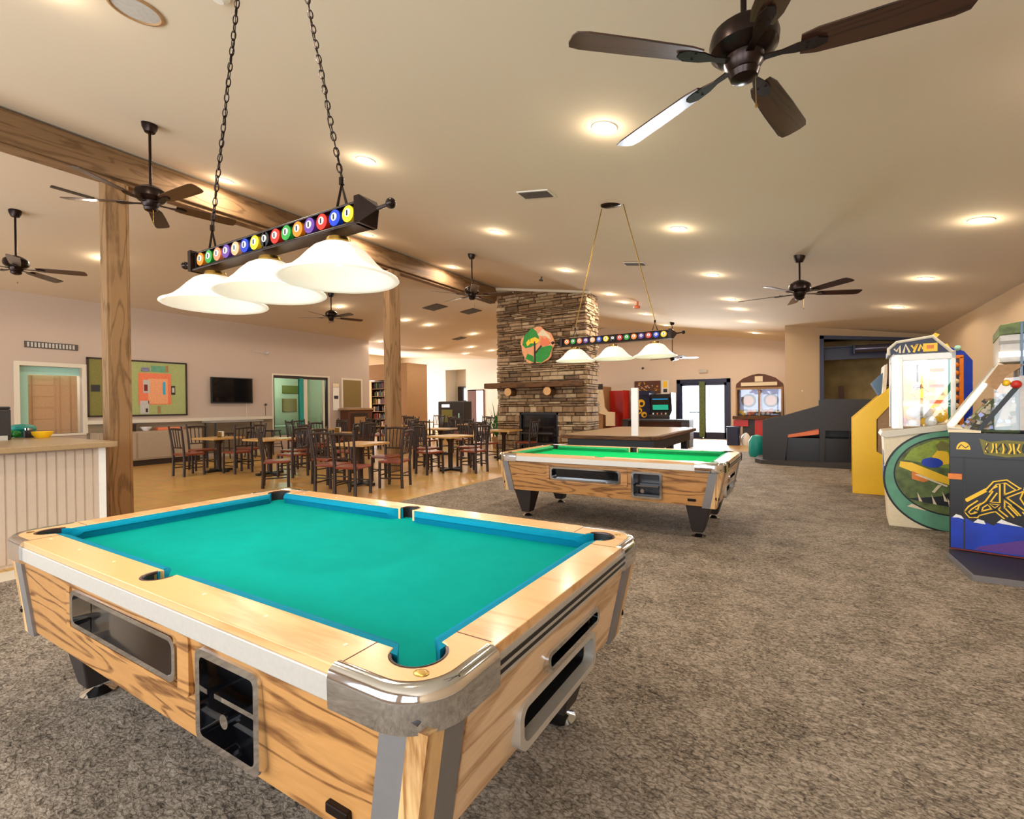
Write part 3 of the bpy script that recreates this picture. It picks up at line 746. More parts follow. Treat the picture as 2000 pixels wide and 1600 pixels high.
# ================================================================ BILLIARD LIGHTS
BALLS = ['orange', 'green', 'coral', 'purple', 'peach', 'blue', 'yellow', 'black', 'red', 'green', 'orange', 'purple', 'red', 'blue', 'yellow']
def billiard_light(loc, ztop, label, chain=True, off=0.0, hx=.77, sp=.53):
    """origin: centre of the bar, bottom of the shades at -.24"""
    t = thing('billiard_light', label, 'ceiling lamp', loc)
    b = MB()
    b.box(-hx+.06, hx-.06, -.03, .03, .036, .046).box(-hx+.06, hx-.06, -.03, .03, -.046, -.036)
    b.box(-.012, .012, -.03, .03, -.04, .04)
    for s_ in (-1, 1): b.box(s_*(hx-.06)-.015, s_*(hx-.06)+.015, -.03, .03, -.04, .04)
    b.box(-hx+.06, hx-.06, -.008, .008, -.04, .04)
    b.box(-hx+.04, hx-.04, -.045, .045, -.058, -.046)
    b.build('bar', 'bronze', t, smooth=0, bevel=.004)
    for s_ in (-1, 1):
        q = MB().hexa([(s_*(hx-.06), -.05, -.058), (s_*(hx-.03), -.05, -.058), (s_*(hx-.03), .05, -.058), (s_*(hx-.06), .05, -.058)],
                      [(s_*(hx-.06), -.05, .055), (s_*(hx-.03), -.05, .055), (s_*(hx-.03), .05, .055), (s_*(hx-.06), .05, .055)])
        q.add([(s_*(hx-.03), -.05, -.058), (s_*(hx-.03), .05, -.058), (s_*(hx-.03), .05, .055), (s_*(hx-.03), -.05, .055), (s_*(hx+.035), 0, .0)],
              [(0, 1, 2, 3), (0, 4, 1), (1, 4, 2), (2, 4, 3), (3, 4, 0)])
        ec = q.build('end_cap', 'bronze', t, smooth=0)
        MB().cyl((s_*(hx+.02), 0, 0), (s_*(hx+.09), 0, .005), .008, n=8).sphere((s_*(hx+.10), 0, .006), .022).build('finial', 'bronze', ec)
    for i in range(15):
        x = -hx+.12+i*(2*hx-.24)/14
        q = MB(); k = BALLS[i]
        for sy in (-1, 1):
            q.m(0).cyl((x, sy*.008, 0), (x, sy*.03, 0), .035, n=18)
            q.m(1).cyl((x, sy*.03, .004), (x, sy*.034, .004), .017, n=14)
            q.m(2).box(x-.004, x+.004, min(sy*.034, sy*.036), max(sy*.034, sy*.036), -.008, .014)
        q.build('glass_ball', [k, 'white_gloss', 'black'], t)
    for i, x in enumerate((-sp, 0, sp)):
        sh = MB().open_lathe([(.035, -.10), (.075, -.108), (.105, -.125), (.135, -.155), (.165, -.19), (.20, -.222), (.235, -.243), (.255, -.25), (.258, -.256), (.25, -.262), (.225, -.255), (.19, -.23), (.15, -.19), (.12, -.15), (.09, -.125), (.03, -.11)], (x, 0, 0), 44)
        so = sh.build('lamp_shade', 'shade_glass', t, smooth=60)
        MB().cyl((x, 0, -.08), (x, 0, -.115), .035, .04, n=16).lathe([(.02, -.075), (.05, -.08), (.055, -.095), (.04, -.11)], (x, 0, 0), 18).build('lamp_holder', 'brass', so)
        MB().sphere((x, 0, -.165), .034, 14, 10).build('bulb', 'bulb', so)
        l = bpy.data.lights.new('billiard_lamp', 'SPOT'); l.energy = 26; l.color = (1, .90, .76); l.spot_size = math.radians(150); l.spot_blend = .6; l.shadow_soft_size = .12
        q = bpy.data.objects.new('billiard_lamp', l); COL.objects.link(q); q.location = (x, 0, -.275); q.parent = t
    zt = ztop-loc[2]
    q = MB().lathe([(.0001, -.045), (.10, -.042), (.15, -.02), (.155, 0), (.155, .012)], (off, 0, zt), 28, .55); q.build('canopy', 'bronze', t)
    for s_ in (-1, 1):
        a = Vector((s_*.52, 0, .06)); b_ = Vector((off+s_*.14, 0, zt-.04))
        MB().tube([a+Vector((-.03, 0, 0)), a+Vector((0, 0, .09)), a+Vector((.03, 0, 0))], .006, 6).tube([a+Vector((0, 0, .09)), a+Vector((0, 0, .12))], .012, 8).build('hook', 'bronze', t)
        a = a+Vector((0, 0, .11)); d = b_-a; L_ = d.length; d.normalize(); nl = int(L_/.038)
        q = MB()
        if chain:
            u = d.orthogonal().normalized(); v = d.cross(u)
            for k in range(nl):
                c_ = a+d*(L_*(k+.5)/nl); w_ = u if k % 2 else v
                q.tube([c_+d*(.024*math.cos(2*PI*j/10))+w_*(.0105*math.sin(2*PI*j/10)) for j in range(10)], .0030, 5, True)
            q.tube([a+d*(L_*j/12)+Vector((.008*math.sin(j*2.1), .008*math.cos(j*1.7), 0)) for j in range(13)], .0022, 5)
            q.build('chain', 'bronze', t)
        else:
            q.tube([a, b_], .007, 6).build('suspension_rod', 'brass', t)
    return t
billiard_light((-2.245, 1.45, 2.235), 4.0, 'billiard lamp with three white glass shades and ball emblems over the nearest pool table', True, .0, .71, .495)
billiard_light((-2.08, 5.95, 2.25), cz(-2.08)+.02, 'smaller looking billiard lamp with three shades over the green pool table', False, .0, .75, .52)

# ================================================================ CEILING FANS
def fan(loc, rod, ang, label, n=5):
    """loc: centre of the blade plane"""
    t = thing('ceiling_fan', label, 'ceiling fan', loc, 0, 'five bladed ceiling fans')
    MB().lathe([(.02, rod-.10), (.05, rod-.095), (.075, rod-.04), (.08, rod+.02)], n=24).build('canopy', 'bronze', t)
    MB().cyl((0, 0, .14), (0, 0, rod-.06), .014, n=12).build('downrod', 'bronze', t)
    MB().lathe([(.02, .20), (.05, .19), (.10, .165), (.145, .13), (.155, .09), (.15, .05), (.12, .02), (.09, .01)], n=32).build('motor_housing', 'bronze', t)
    MB().lathe([(.09, .015), (.085, -.02), (.065, -.05), (.07, -.06), (.06, -.085), (.03, -.10), (.0001, -.103)], n=24).build('switch_housing', 'bronze', t)
    MB().tube([(.05, 0, -.08), (.052, 0, -.22)], .0015, 5).lathe([(.0001, -.245), (.007, -.235), (.003, -.22)], (.052, 0, 0), 8).build('pull_chain', 'brass', t)
    base = None
    for k in range(n):
        a = math.radians(ang)+2*PI*k/n
        if base is None:
            pts = [(.235, -.05), (.30, -.066), (.55, -.075), (.80, -.078), (.85, -.066), (.862, -.03), (.862, .03), (.85, .066), (.80, .078), (.55, .075), (.30, .066), (.235, .05)]
            q = MB(); q.T = Matrix.Rotation(math.radians(-13), 4, 'X')
            q.prism(pts, 2, -.004, .004)
            bl = q.build('blade', 'walnut', t, smooth=0, bevel=.002)
            q = MB(); q.T = None
            q.prism([(.07, -.018), (.16, -.014), (.22, -.03), (.30, -.035), (.34, -.014), (.34, .014), (.30, .035), (.22, .03), (.16, .014), (.07, .018)], 2, -.014, -.006)
            q.cyl((.26, -.018, -.016), (.26, -.018, .008), .006, n=8).cyl((.26, .018, -.016), (.26, .018, .008), .006, n=8)
            ir = q.build('blade_iron', 'bronze', bl, smooth=0)
            bl.rotation_euler = (0, 0, a); base = (bl, ir)
        else:
            bl = base[0].copy(); COL.objects.link(bl); bl.rotation_euler = (0, 0, a)
            ir = base[1].copy(); COL.objects.link(ir); ir.parent = bl
    return t
f0 = fan((-.25, 2.60, 3.06), cz(-.25)-3.06, 5, 'big dark ceiling fan right above the front of the room, nearest of all')
def fan2(x, y, z, ang, label): return fan((x, y, z), cz(x)-z, ang, label)
fan2(-.08, 8.5, 3.05, 26, 'dark ceiling fan on the right side over the carpet, before the arcade corner')
fan2(-6.27, 2.63, 3.72, 5, 'dark ceiling fan on a long rod in front of the beam at the nearer post')
fan2(-10.5, 2.56, 3.62, 56, 'dark ceiling fan at the left edge of the photo, behind the wooden beam')
fan2(-5.9, 8.25, 3.70, 22, 'dark ceiling fan hanging in front of the stone fireplace')
fan2(-10.9, 8.76, 3.82, 69, 'dark ceiling fan over the dining tables beyond the beam, seen below the lamp shades')
fan2(-3.97, 17.4, 3.0, 20, 'far small ceiling fan near the glass double door, beside the far billiard lamp')

# ================================================================ DOWNLIGHTS, VENTS
def downlight(loc, tilt):
    t = thing('recessed_downlight', '', 'ceiling light', loc); t.rotation_euler = tilt
    MB().open_lathe([(.082, -.001), (.085, -.008), (.11, -.007), (.113, 0)], n=28).build('trim_ring', 'white_paint', t)
    MB().lathe([(.0001, -.012), (.05, -.010), (.083, -.004)], n=24).build('lens', 'can_light', t)
    l = bpy.data.lights.new('can_lamp', 'SPOT'); l.energy = DL; l.color = (1, .88, .74); l.spot_size = math.radians(172); l.spot_blend = .2; l.shadow_soft_size = .07
    q = bpy.data.objects.new('can_lamp', l); COL.objects.link(q); q.location = (0, 0, -.03); q.parent = t
    lamp_point('can_halo_fill', (0, 0, -.10), 5, (1, .84, .62), .05, t)  # extra point lamp added below the lens for a halo on the ceiling
    return t
DL = 72
ORD = ['nearest', 'second', 'third', 'fourth', 'fifth', 'sixth', 'seventh', 'eighth']
rows = [(1.6, [4.1, 7.05, 9.9, 12.6], 'in the row along the right wall'),
        (-1.5, [1.2, 4.1, 7.0, 9.85, 12.4, 13.8, 16.1, 18.8], 'in the row over the pool tables'),
        (-4.4, [1.2, 4.05, 6.85, 9.6, 12.3, 13.5, 15.65, 18.3], 'in the row between pool tables and beam'),
        (-7.3, [4.02, 6.75, 9.4], 'in the row right beside the beam'),
        (-11.7, [4.06, 6.9, 9.7, 12.45, 13.65, 16.4, 19.0], 'in the dining row beyond the beam'),
        (-14.55, [14.05, 16.9, 19.7], 'in the far left dining room row'),
        (-13.4, [18.6, 20.35], 'in the short row left of the chimney')]
proto = None
for x, ys, txt in rows:
    for i, y in enumerate(ys):
        xx = x
        if proto is None:
            proto = downlight((xx, y, cz(xx)-.002), ctilt(xx)); o = proto
        else: o = dup(proto, (xx, y, cz(xx)-.002), rot=ctilt(xx))
        o['label'] = 'ceiling downlight, %s %s' % (ORD[i]+(' from the front' if i else ''), txt)
        o['group'] = 'round recessed ceiling lights'
def on_ceiling(name, x, y, label, cat, build):
    t = thing(name, label, cat, (x, y, cz(x)-.001)); t.rotation_euler = ctilt(x); build(t); return t
def vent(w_, d_):
    def f(t):
        MB().box(-w_, w_, -d_, d_, -.012, 0).build('frame', 'white_paint' if w_ < .25 else 'vent_dark', t, smooth=0)
        q = MB()
        k = 6
        for i in range(k): q.box(-w_+.02, w_-.02, -d_+.02+i*(2*d_-.04)/k, -d_+.02+(i+.6)*(2*d_-.04)/k, -.02, -.012)
        q.build('louvers', 'vent_dark', t, smooth=0)
    return f
on_ceiling('ceiling_vent', -2.88, 5.42, 'rectangular slatted air vent in the ceiling between the pool tables', 'vent', vent(.22, .12))
on_ceiling('ceiling_vent', -2.72, 9.0, 'small slatted air vent in the ceiling behind the far billiard lamp cords', 'vent', vent(.2, .1))
on_ceiling('ceiling_vent', -10.09, 12.09, 'dark square ceiling vent left of the fireplace, the nearer of two', 'vent', vent(.30, .28))
on_ceiling('ceiling_vent', -9.69, 13.47, 'dark square ceiling vent beside the chimney, the farther of two', 'vent', vent(.28, .26))
on_ceiling('ceiling_vent', -12.53, 16.56, 'tiny dark ceiling vent far back left of the chimney', 'vent', vent(.26, .2))
on_ceiling('slot_diffuser', -9.33, 2.9, 'thin dark slot diffuser on the ceiling left of the nearer post', 'vent', lambda t: MB().box(-.03, .03, -.25, .25, -.015, 0).build('slot', 'vent_dark', t, smooth=0))
on_ceiling('ceiling_speaker', -4.04, 1.62, 'round white ceiling speaker at the top left', 'speaker', lambda t: (MB().open_lathe([(.14, -.004), (.15, -.014), (.165, -.012), (.17, 0)], n=36).build('trim_ring', 'tan', t), MB().lathe([(.0001, -.006), (.145, -.005)], n=36).build('grille', 'light_grey', t)))
on_ceiling('smoke_detector', -3.27, 1.78, 'small round smoke detector at the top edge near the lamp chain', 'smoke detector', lambda t: MB().lathe([(.0001, -.045), (.03, -.045), (.05, -.03), (.065, -.012), (.065, 0)], n=28).build('housing', 'white_paint', t))
on_ceiling('fire_sprinkler', -3.95, 13.3, 'small orange fire sprinkler head below a far ceiling light', 'sprinkler', lambda t: MB().cyl((0, 0, 0), (0, 0, -.12), .03, n=10).lathe([(.0001, -.20), (.09, -.18), (.09, -.12), (.03, -.10)], n=12).build('head', 'coral', t))
on_ceiling('fire_sprinkler', -5.35, 10.3, 'small dark fire sprinkler head above the stone chimney', 'sprinkler', lambda t: MB().cyl((0, 0, 0), (0, 0, -.08), .02, n=10).lathe([(.0001, -.11), (.05, -.10), (.05, -.07), (.02, -.06)], n=12).build('head', 'vent_dark', t))
# ================================================================ SERVICE COUNTER
t = thing('service_counter', 'white panelled counter with tan top beside the nearer post', 'counter', (-7.1, 0, 0))
b = MB().box(-1.1, .95, YF+.3, 2.12, .0, 1.03)
for k in range(52):
    y = -1.6+k*.07
    b.box(.95, .958, y, y+.055, .03, 1.02)
b.build('body', 'bead', t, smooth=0)
MB().box(.93, .975, 2.08, 2.13, 0, 1.03).build('corner_trim', 'white_gloss', t, smooth=0)
MB().prism(rrect(-1.3, 1.06, YF+.2, 2.22, .06), 2, 1.035, 1.09).build('countertop', 'counter_top', t, smooth=0, bevel=.008)
t = thing('coffee_machine', 'black coffee machine with lit panel at the left edge on the counter', 'coffee machine', (-7.75, 1.66, 1.09))
MB().box(-.2, .2, -.30, .12, .0, .34).box(-.2, .2, -.30, .12, .34, .37).build('body', 'charcoal', t, smooth=0, bevel=.02)
MB().box(.2, .21, -.22, .0, .10, .28).build('display', 'aqua', t, smooth=0)
MB().box(.2, .24, -.26, .08, .0, .05).build('drip_tray', 'light_grey', t, smooth=0)
t = thing('glass_jar', 'small dark jar with steel lid on the counter beside the teal bowl', 'jar', (-7.95, 2.02, 1.09))
MB().lathe([(.0001, 0), (.045, 0), (.05, .02), (.05, .07), (.035, .09)], n=16).build('body', 'charcoal', t); MB().lathe([(.036, .09), (.036, .115), (.0001, .118)], n=16).build('lid', 'chrome', t)
t = tag(MB().lathe([(.0001, 0), (.05, .0), (.08, .03), (.12, .07), (.13, .10), (.12, .13), (.07, .155), (.0001, .16)], n=20).build('teal_cloth_bundle', 'teal', None, (-8.18, 2.02, 1.09)), 'teal bundle lying on the counter in front of the serving window', 'bundle')
tag(MB().sphere((0, 0, .05), .05, 12, 8).sphere((.04, .05, .045), .042, 10, 8).build('green_sponge', 'green', None, (-8.05, 1.88, 1.09)), 'small green lump beside the teal bundle on the counter', 'sponge')
tag(MB().lathe([(.0001, 0), (.06, 0), (.09, .04), (.10, .075), (.092, .075), (.06, .02), (.0001, .015)], n=20).build('yellow_bowl', 'yellow', None, (-7.72, 2.08, 1.09)), 'yellow bowl on the counter', 'bowl')

# ================================================================ LEFT WALL THINGS
t = thing('notice_board', 'large framed cork board with a coral poster on the left wall', 'notice board', (XL, 5.86, 1.95))
b = MB(); b.box(0, .02, -1.08, 1.08, -.70, .70); b.build('cork', 'pale_green', t, smooth=0)
f = MB().box(0, .04, -1.10, 1.10, .68, .72).box(0, .04, -1.10, 1.10, -.72, -.68).box(0, .04, -1.10, -1.06, -.7, .7).box(0, .04, 1.06, 1.10, -.7, .7); f.build('frame', 'dark_wood', t, smooth=0)
MB().box(.02, .024, -1.06, -.55, -.68, .68).build('backing_sheet', 'olive', t, smooth=0)
MB().box(.02, .024, -.02, 1.06, -.68, .68).build('backing_sheet', 'pale_green', t, smooth=0)
def paper(parent, y0, y1, z0, z1, m_, d=.03, name='pinned_paper'): return MB().box(.024, d, y0, y1, z0, z1).build(name, m_, parent, smooth=0)
paper(t, -.05, .70, -.42, .40, 'coral', .03); paper(t, .16, .62, -.40, .26, 'peach', .034); paper(t, .05, .20, -.12, .22, 'light_grey', .036)
paper(t, .07, .15, -.07, .10, 'dark_red', .04); paper(t, .50, .56, -.16, .18, 'sky', .038); paper(t, -.02, .18, -.66, -.32, 'light_grey', .034)
paper(t, .10, .15, -.62, -.52, 'black', .037); paper(t, .70, .80, -.16, .08, 'charcoal', .034); paper(t, .72, .78, -.10, .03, 'light_grey', .037)
paper(t, .02, .20, .44, .54, 'steel_blue', .034); paper(t, .24, .56, .44, .60, 'sage', .034); paper(t, .38, .44, -.66, -.46, 'tan', .036); paper(t, -1.02, -.85, -.10, .06, 'charcoal', .034)
paper(t, .58, .64, .44, .62, 'tan', .034)
t = thing('television', 'flat black television mounted on the left wall beside the notice board', 'television', (XL, 8.18, 1.94))
MB().box(.04, .10, -.61, .61, -.38, .38).build('frame', 'black', t, smooth=0, bevel=.006); MB().box(.10, .103, -.585, .585, -.345, .355).build('screen', 'screen_dark', t, smooth=0)
MB().box(0, .05, -.15, .15, -.12, .12).build('bracket', 'black', t, smooth=0); MB().tube([(.03, .45, -.38), (.01, .46, -.6), (.01, .46, -.83)], .005, 5).build('cable', 'white_paint', t)
t = thing('wall_vent', 'long slatted air grille high on the left wall above the serving window', 'vent', (XL, 4.15, 2.87))
MB().box(0, .02, -.46, .46, -.07, .07).build('frame', 'vent_dark', t, smooth=0)
q = MB()
for k in range(14): q.box(.02, .03, -.42+k*.06, -.385+k*.06, -.05, .05)
q.build('louvers', 'light_grey', t, smooth=0)
t = thing('security_camera', 'small white security camera on the left wall above the television', 'camera', (XL, 9.25, 3.15))
MB().cyl((0, 0, 0), (.10, 0, 0), .02, n=10).build('arm', 'white_paint', t); MB().sphere((.13, 0, -.01), .055, 14, 10).build('dome', 'light_grey', t); MB().tube([(.02, -.02, 0), (.02, -.4, .03)], .006, 5).build('cable', 'white_paint', t)
t = thing('wall_phone', 'tiny dark wall bell with thin cord left of the sliding window', 'bell', (XL, 9.25, 1.52))
MB().sphere((.03, 0, 0), .035, 12, 8).build('bell', 'charcoal', t); MB().tube([(.01, 0, 0), (.01, 0, -.36)], .005, 5).build('cord', 'charcoal', t)
t = thing('paper_notice', 'white paper notices with a dark sign between sliding window and blind', 'notice', (XL, 11.95, 1.85))
paper(t, -.13, .14, -.55, .28, 'white_paint', .03, 'sheet'); paper(t, -.08, .10, -.14, -.02, 'charcoal', .034, 'sign'); paper(t, -.13, .14, .30, .42, 'cream', .03, 'sheet')
# wall inside the office; tan and olive panels imitate the right pane's reflection
for (y, z, w_, h_, m_, lb) in ((10.05, 1.30, .34, .26, 'charcoal', 'dark screen standing inside the office behind the sliding window'), (10.1, 2.0, .5, .05, 'grey', 'grey shelf on the office wall behind the sliding window'), (11.6, 1.5, .6, .5, 'tan', 'tan panel on the office wall imitating the reflection in the right pane'), (11.7, 2.1, .8, .3, 'olive', 'olive panel high on the office wall imitating the reflection in the right pane')):
    tag(MB().box(0, .03, -w_/2, w_/2, -h_/2, h_/2).box(0, .045, -w_/2+.02, w_/2-.02, -h_/2+.02, h_/2-.02).build('office_panel', m_, None, (-16.895, y, z), smooth=0), lb, 'panel')
t = thing('desk', 'white desk inside the office under the sliding window', 'desk', (-16.2, 10.6, 0))
MB().box(-.4, .4, -1.2, 1.2, .72, .76).build('desktop', 'white_paint', t, smooth=0); MB().box(-.38, .38, -1.18, -1.1, 0, .72).build('side_panel', 'white_paint', t, smooth=0); MB().box(-.38, .38, 1.1, 1.18, 0, .72).build('side_panel', 'white_paint', t, smooth=0)
# low cabinet along the wall under the notice board
t = thing('low_cabinet', 'long pale low cabinet under the notice board', 'cabinet', (XL+.27, 5.95, 0))
MB().box(-.24, .24, -1.15, 1.15, .14, .86).build('body', 'pale_tan', t, smooth=0, bevel=.01); MB().box(-.2, .2, -1.1, 1.1, 0, .14).build('plinth', 'dark_wood', t, smooth=0)
for k in range(3): MB().box(.24, .255, -1.12+k*.76, -.40+k*.76, .18, .82).build('door', 'pale_tan', t, smooth=0, bevel=.004)
tag(MB().box(-.12, .12, -.16, .16, 0, .16).box(-.13, .13, -.17, .17, .16, .18).build('storage_box', 'dark_wood', None, (XL+.25, 5.45, .86), smooth=0), 'dark box on the low cabinet beside the post', 'box')
tag(MB().lathe([(.0001, 0), (.05, 0), (.11, .06), (.13, .10), (.12, .10), (.05, .015), (.0001, .015)], n=20).build('white_bowl', 'white_gloss', None, (XL+.3, 5.85, .86)), 'white bowl on the low cabinet', 'bowl')
tag(MB().box(-.1, .1, -.3, .3, 0, .07).build('serving_tray', 'coral', None, (XL+.25, 6.4, .86), smooth=0, bevel=.01), 'coral tray on the low cabinet', 'tray')
# console below the olive blind
t = thing('console_cabinet', 'brown wooden console standing under the olive blind', 'cabinet', (XL+.25, 12.7, 0))
MB().box(-.2, .2, -.58, .58, 0, 1.30).build('body', 'brown', t, smooth=0); MB().box(-.22, .24, -.66, .66, 1.30, 1.36).build('top', 'tan', t, smooth=0)
MB().box(.2, .215, -.46, .36, .35, 1.2).build('door', 'dark_wood', t, smooth=0, bevel=.01); MB().box(.215, .23, -.3, .25, .8, 1.05).build('drawer_front', 'tan', t, smooth=0)

# ================================================================ BOOKSHELF
t = thing('bookcase', 'tall dark bookcase with crowded shelves against the olive divider', 'bookcase', (-17.75, 17.35, 0))
MB().box(-.68, -.65, -.2, .2, 0, 2.64).box(.57, .60, -.2, .2, 0, 2.64).box(-.68, .60, .18, .2, 0, 2.64).box(-.68, .60, -.2, .2, 2.6, 2.64).build('carcass', 'dark_wood', t, smooth=0)
for k in range(7): MB().box(-.65, .57, -.19, .18, .05+k*.37, .075+k*.37).build('shelf', 'tan', t, smooth=0)
rnd = random.Random(11)
bk = {}
for k in range(7):
    x = -.62
    while x < .45:
        wd = rnd.uniform(.05, .10); h = rnd.uniform(.17, .29); m_ = rnd.choice(['light_grey', 'charcoal', 'charcoal', 'dark_wood', 'tan', 'cream', 'brown', 'moss', 'black', 'dark_red'])
        if rnd.random() < .85:
            q = MB().box(0, wd, -.12, .08, 0, h).box(.006, wd-.006, -.115, .082, .004, h+.002)
            o = q.build('book', m_, None, (-17.75+x, 17.33, .076+k*.37), smooth=0)
            tag(o, 'book or game box standing in the tall dark bookcase', 'book', 'books and games in the bookcase')
        x += wd+.008

# ================================================================ DINING FURNITURE
def dining_chair():
    t = thing('dining_chair', '', 'chair', (0, 0, 0))        # faces +y
    for sx in (-1, 1):
        MB().tube([(sx*.20, .20, 0), (sx*.20, .20, .25), (sx*.195, .195, .46)], .025, 8).build('leg', 'dark_wood', t)
        MB().tube([(sx*.19, -.21, 0), (sx*.19, -.20, .25), (sx*.185, -.20, .46), (sx*.195, -.225, .72), (sx*.215, -.27, 1.05)], [.027, .027, .026, .023, .018], 8).build('leg', 'dark_wood', t)
    MB().prism(rrect(-.225, .225, -.21, .23, .05, 4), 2, .435, .475).build('seat', 'seat_red', t, smooth=0, bevel=.01)
    q = MB().tube([(-.205, -.262, .98), (-.1, -.285, .99), (0, -.292, .995), (.1, -.285, .99), (.205, -.262, .98)], .022, 8)
    q.tube([(-.19, -.215, .60), (0, -.235, .60), (.19, -.215, .60)], .014, 8)
    for x in (-.12, -.04, .04, .12): q.tube([(x, -.235, .60), (x*1.05, -.262, .80), (x*1.08, -.287, .985)], .011, 6)
    q.build('backrest', 'dark_wood', t)
    for a, b_ in (((-.2, .2, .22), (.2, .2, .22)), ((-.2, .2, .17), (-.19, -.2, .17)), ((.2, .2, .17), (.19, -.2, .17)), ((-.19, -.2, .25), (.19, -.2, .25))):
        MB().cyl(a, b_, .012, n=7).build('stretcher', 'dark_wood', t)
    return t
def dining_table():
    t = thing('dining_table', '', 'table', (0, 0, 0))
    MB().prism(rrect(-.38, .38, -.38, .38, .03, 3), 2, .725, .765).build('tabletop', 'table_oak', t, smooth=0, bevel=.006)
    MB().lathe([(.05, .03), (.05, .60), (.10, .70), (.16, .725)], n=14).build('pedestal', 'dark_wood', t)
    MB().box(-.30, .30, -.04, .04, 0, .05).box(-.04, .04, -.30, .30, 0, .05).build('base', 'black', t, smooth=0, bevel=.01)
    return t
chair0, table0 = dining_chair(), dining_table()
used = {'c': 0, 't': 0}
def put(src, key, x, y, a, label, group):
    if not used[key]:
        used[key] = 1; src.location = (x, y, 0); src.rotation_euler = (0, 0, a); src['label'] = label; src['group'] = group; return src
    return dup(src, (x, y, 0), a, label, group)
TB = [  # x, y, rotation, chairs' sides, where
    (-6.95, 6.18, 8, '0123', 'the table in front of the farther post'),
    (-11.3, 6.0, 5, '0123', 'the table before the low cabinet'),
    (-6.75, 8.55, -6, '0123', 'the table between farther post and green pool table'),
    (-10.3, 8.45, 4, '0123', 'the table beyond the farther post'),
    (-6.95, 11.1, 0, '01', 'the small table before the fireplace'),
    (-9.2, 11.2, 10, '0123', 'the table left of the fireplace'),
    (-12.6, 9.6, 0, '0123', 'the table near the sliding window'),
    (-12.3, 12.4, 12, '0123', 'the table near the olive blind'),
    (-10.3, 14.3, 0, '0123', 'the far table left of the chimney'),
    (-13.8, 15.6, 8, '0123', 'the farthest table toward the bookcase'),
    (-9.8, 6.25, 0, '12', 'the small table behind the nearer dining chairs')]
SIDES = {'0': (-1.35, .78, 'camera side'), '1': (0, .80, 'right side'), '2': (1.7, .78, 'far side'), '3': (3.2, .80, 'left side')}
GS = 'rustic dining chairs around the square tables'
jr = random.Random(5)
SD = {'0': 'near side', '1': 'right side', '2': 'far side', '3': 'left side'}
for x, y, r_, sides, where in TB:
    rr_ = math.radians(r_)
    put(table0, 't', x, y, rr_, 'square oak topped dining table, '+where, 'square dining tables')
    for s_ in sides:
        a = rr_+{'0': -PI/2, '1': 0, '2': PI/2, '3': PI}[s_]+jr.uniform(-.12, .12)
        d = .66+jr.uniform(-.03, .08)
        put(chair0, 'c', x+d*math.cos(a), y+d*math.sin(a), a+PI/2+jr.uniform(-.15, .15), 'dark wooden chair, %s of %s' % (SD[s_], where), GS)
put(chair0, 'c', -6.28, 5.42, .25, 'dark wooden chair pulled out nearest to the pool table corner', GS)
put(chair0, 'c', -8.2, 5.35, -.6, 'dark wooden chair standing slightly apart, left of the nearest table', GS)
put(chair0, 'c', -8.6, 7.2, 2.2, 'dark wooden chair turned toward the beam, left behind the nearest table', GS)
# high table and stools by the television
def stool():
    t = thing('bar_stool', '', 'stool', (0, 0, 0))
    MB().prism(rrect(-.2, .2, -.17, .17, .04, 3), 2, .70, .735).build('seat', 'dark_wood', t, smooth=0, bevel=.008)
    for sx in (-1, 1):
        for sy in (-1, 1): MB().tube([(sx*.22, sy*.19, 0), (sx*.15, sy*.12, .70)], .017, 7).build('leg', 'dark_wood', t)
    for s_ in (-1, 1):
        MB().cyl((-.2, s_*.17, .22), (.2, s_*.17, .22), .010, n=6).build('stretcher', 'dark_wood', t); MB().cyl((s_*.19, -.16, .32), (s_*.19, .16, .32), .010, n=6).build('stretcher', 'dark_wood', t)
    return t
t = thing('high_table', 'tall grey topped bar table against the wall under the television', 'table', (-14.25, 8.0, 0))
MB().prism(rrect(-.32, .32, -.75, .75, .08, 4), 2, 1.01, 1.06).build('tabletop', 'grey', t, smooth=0, bevel=.008)
for sx in (-1, 1):
    for sy in (-1, 1): MB().tube([(sx*.26, sy*.68, 0), (sx*.26, sy*.66, 1.01)], .022, 8).build('leg', 'charcoal', t)
s0 = stool(); s0.location = (-13.95, 9.0, 0); s0.rotation_euler = (0, 0, .2); s0['label'] = 'dark bar stool at the right end of the high table'; s0['group'] = 'bar stools at the high table'
dup(s0, (-13.6, 8.25, 0), .1, 'dark bar stool in front of the middle of the high table', 'bar stools at the high table')
dup(s0, (-13.65, 7.45, 0), -.1, 'dark bar stool in front of the left end of the high table', 'bar stools at the high table')
# condiment things on near tables
for (x, y, lb) in ((-11.3, 6.05, 'table before the low cabinet'), (-10.3, 8.45, 'table beyond the farther post')):
    t = thing('napkin_holder', 'small brass napkin holder on the '+lb, 'napkin holder', (x, y, .766))
    MB().box(-.08, .08, -.04, -.03, 0, .12).box(-.08, .08, .03, .04, 0, .12).box(-.08, .08, -.04, .04, 0, .01).build('rack', 'brass', t, smooth=0)
    MB().box(-.07, .07, -.028, .028, .01, .13).build('napkins', 'white_paint', t, smooth=0)

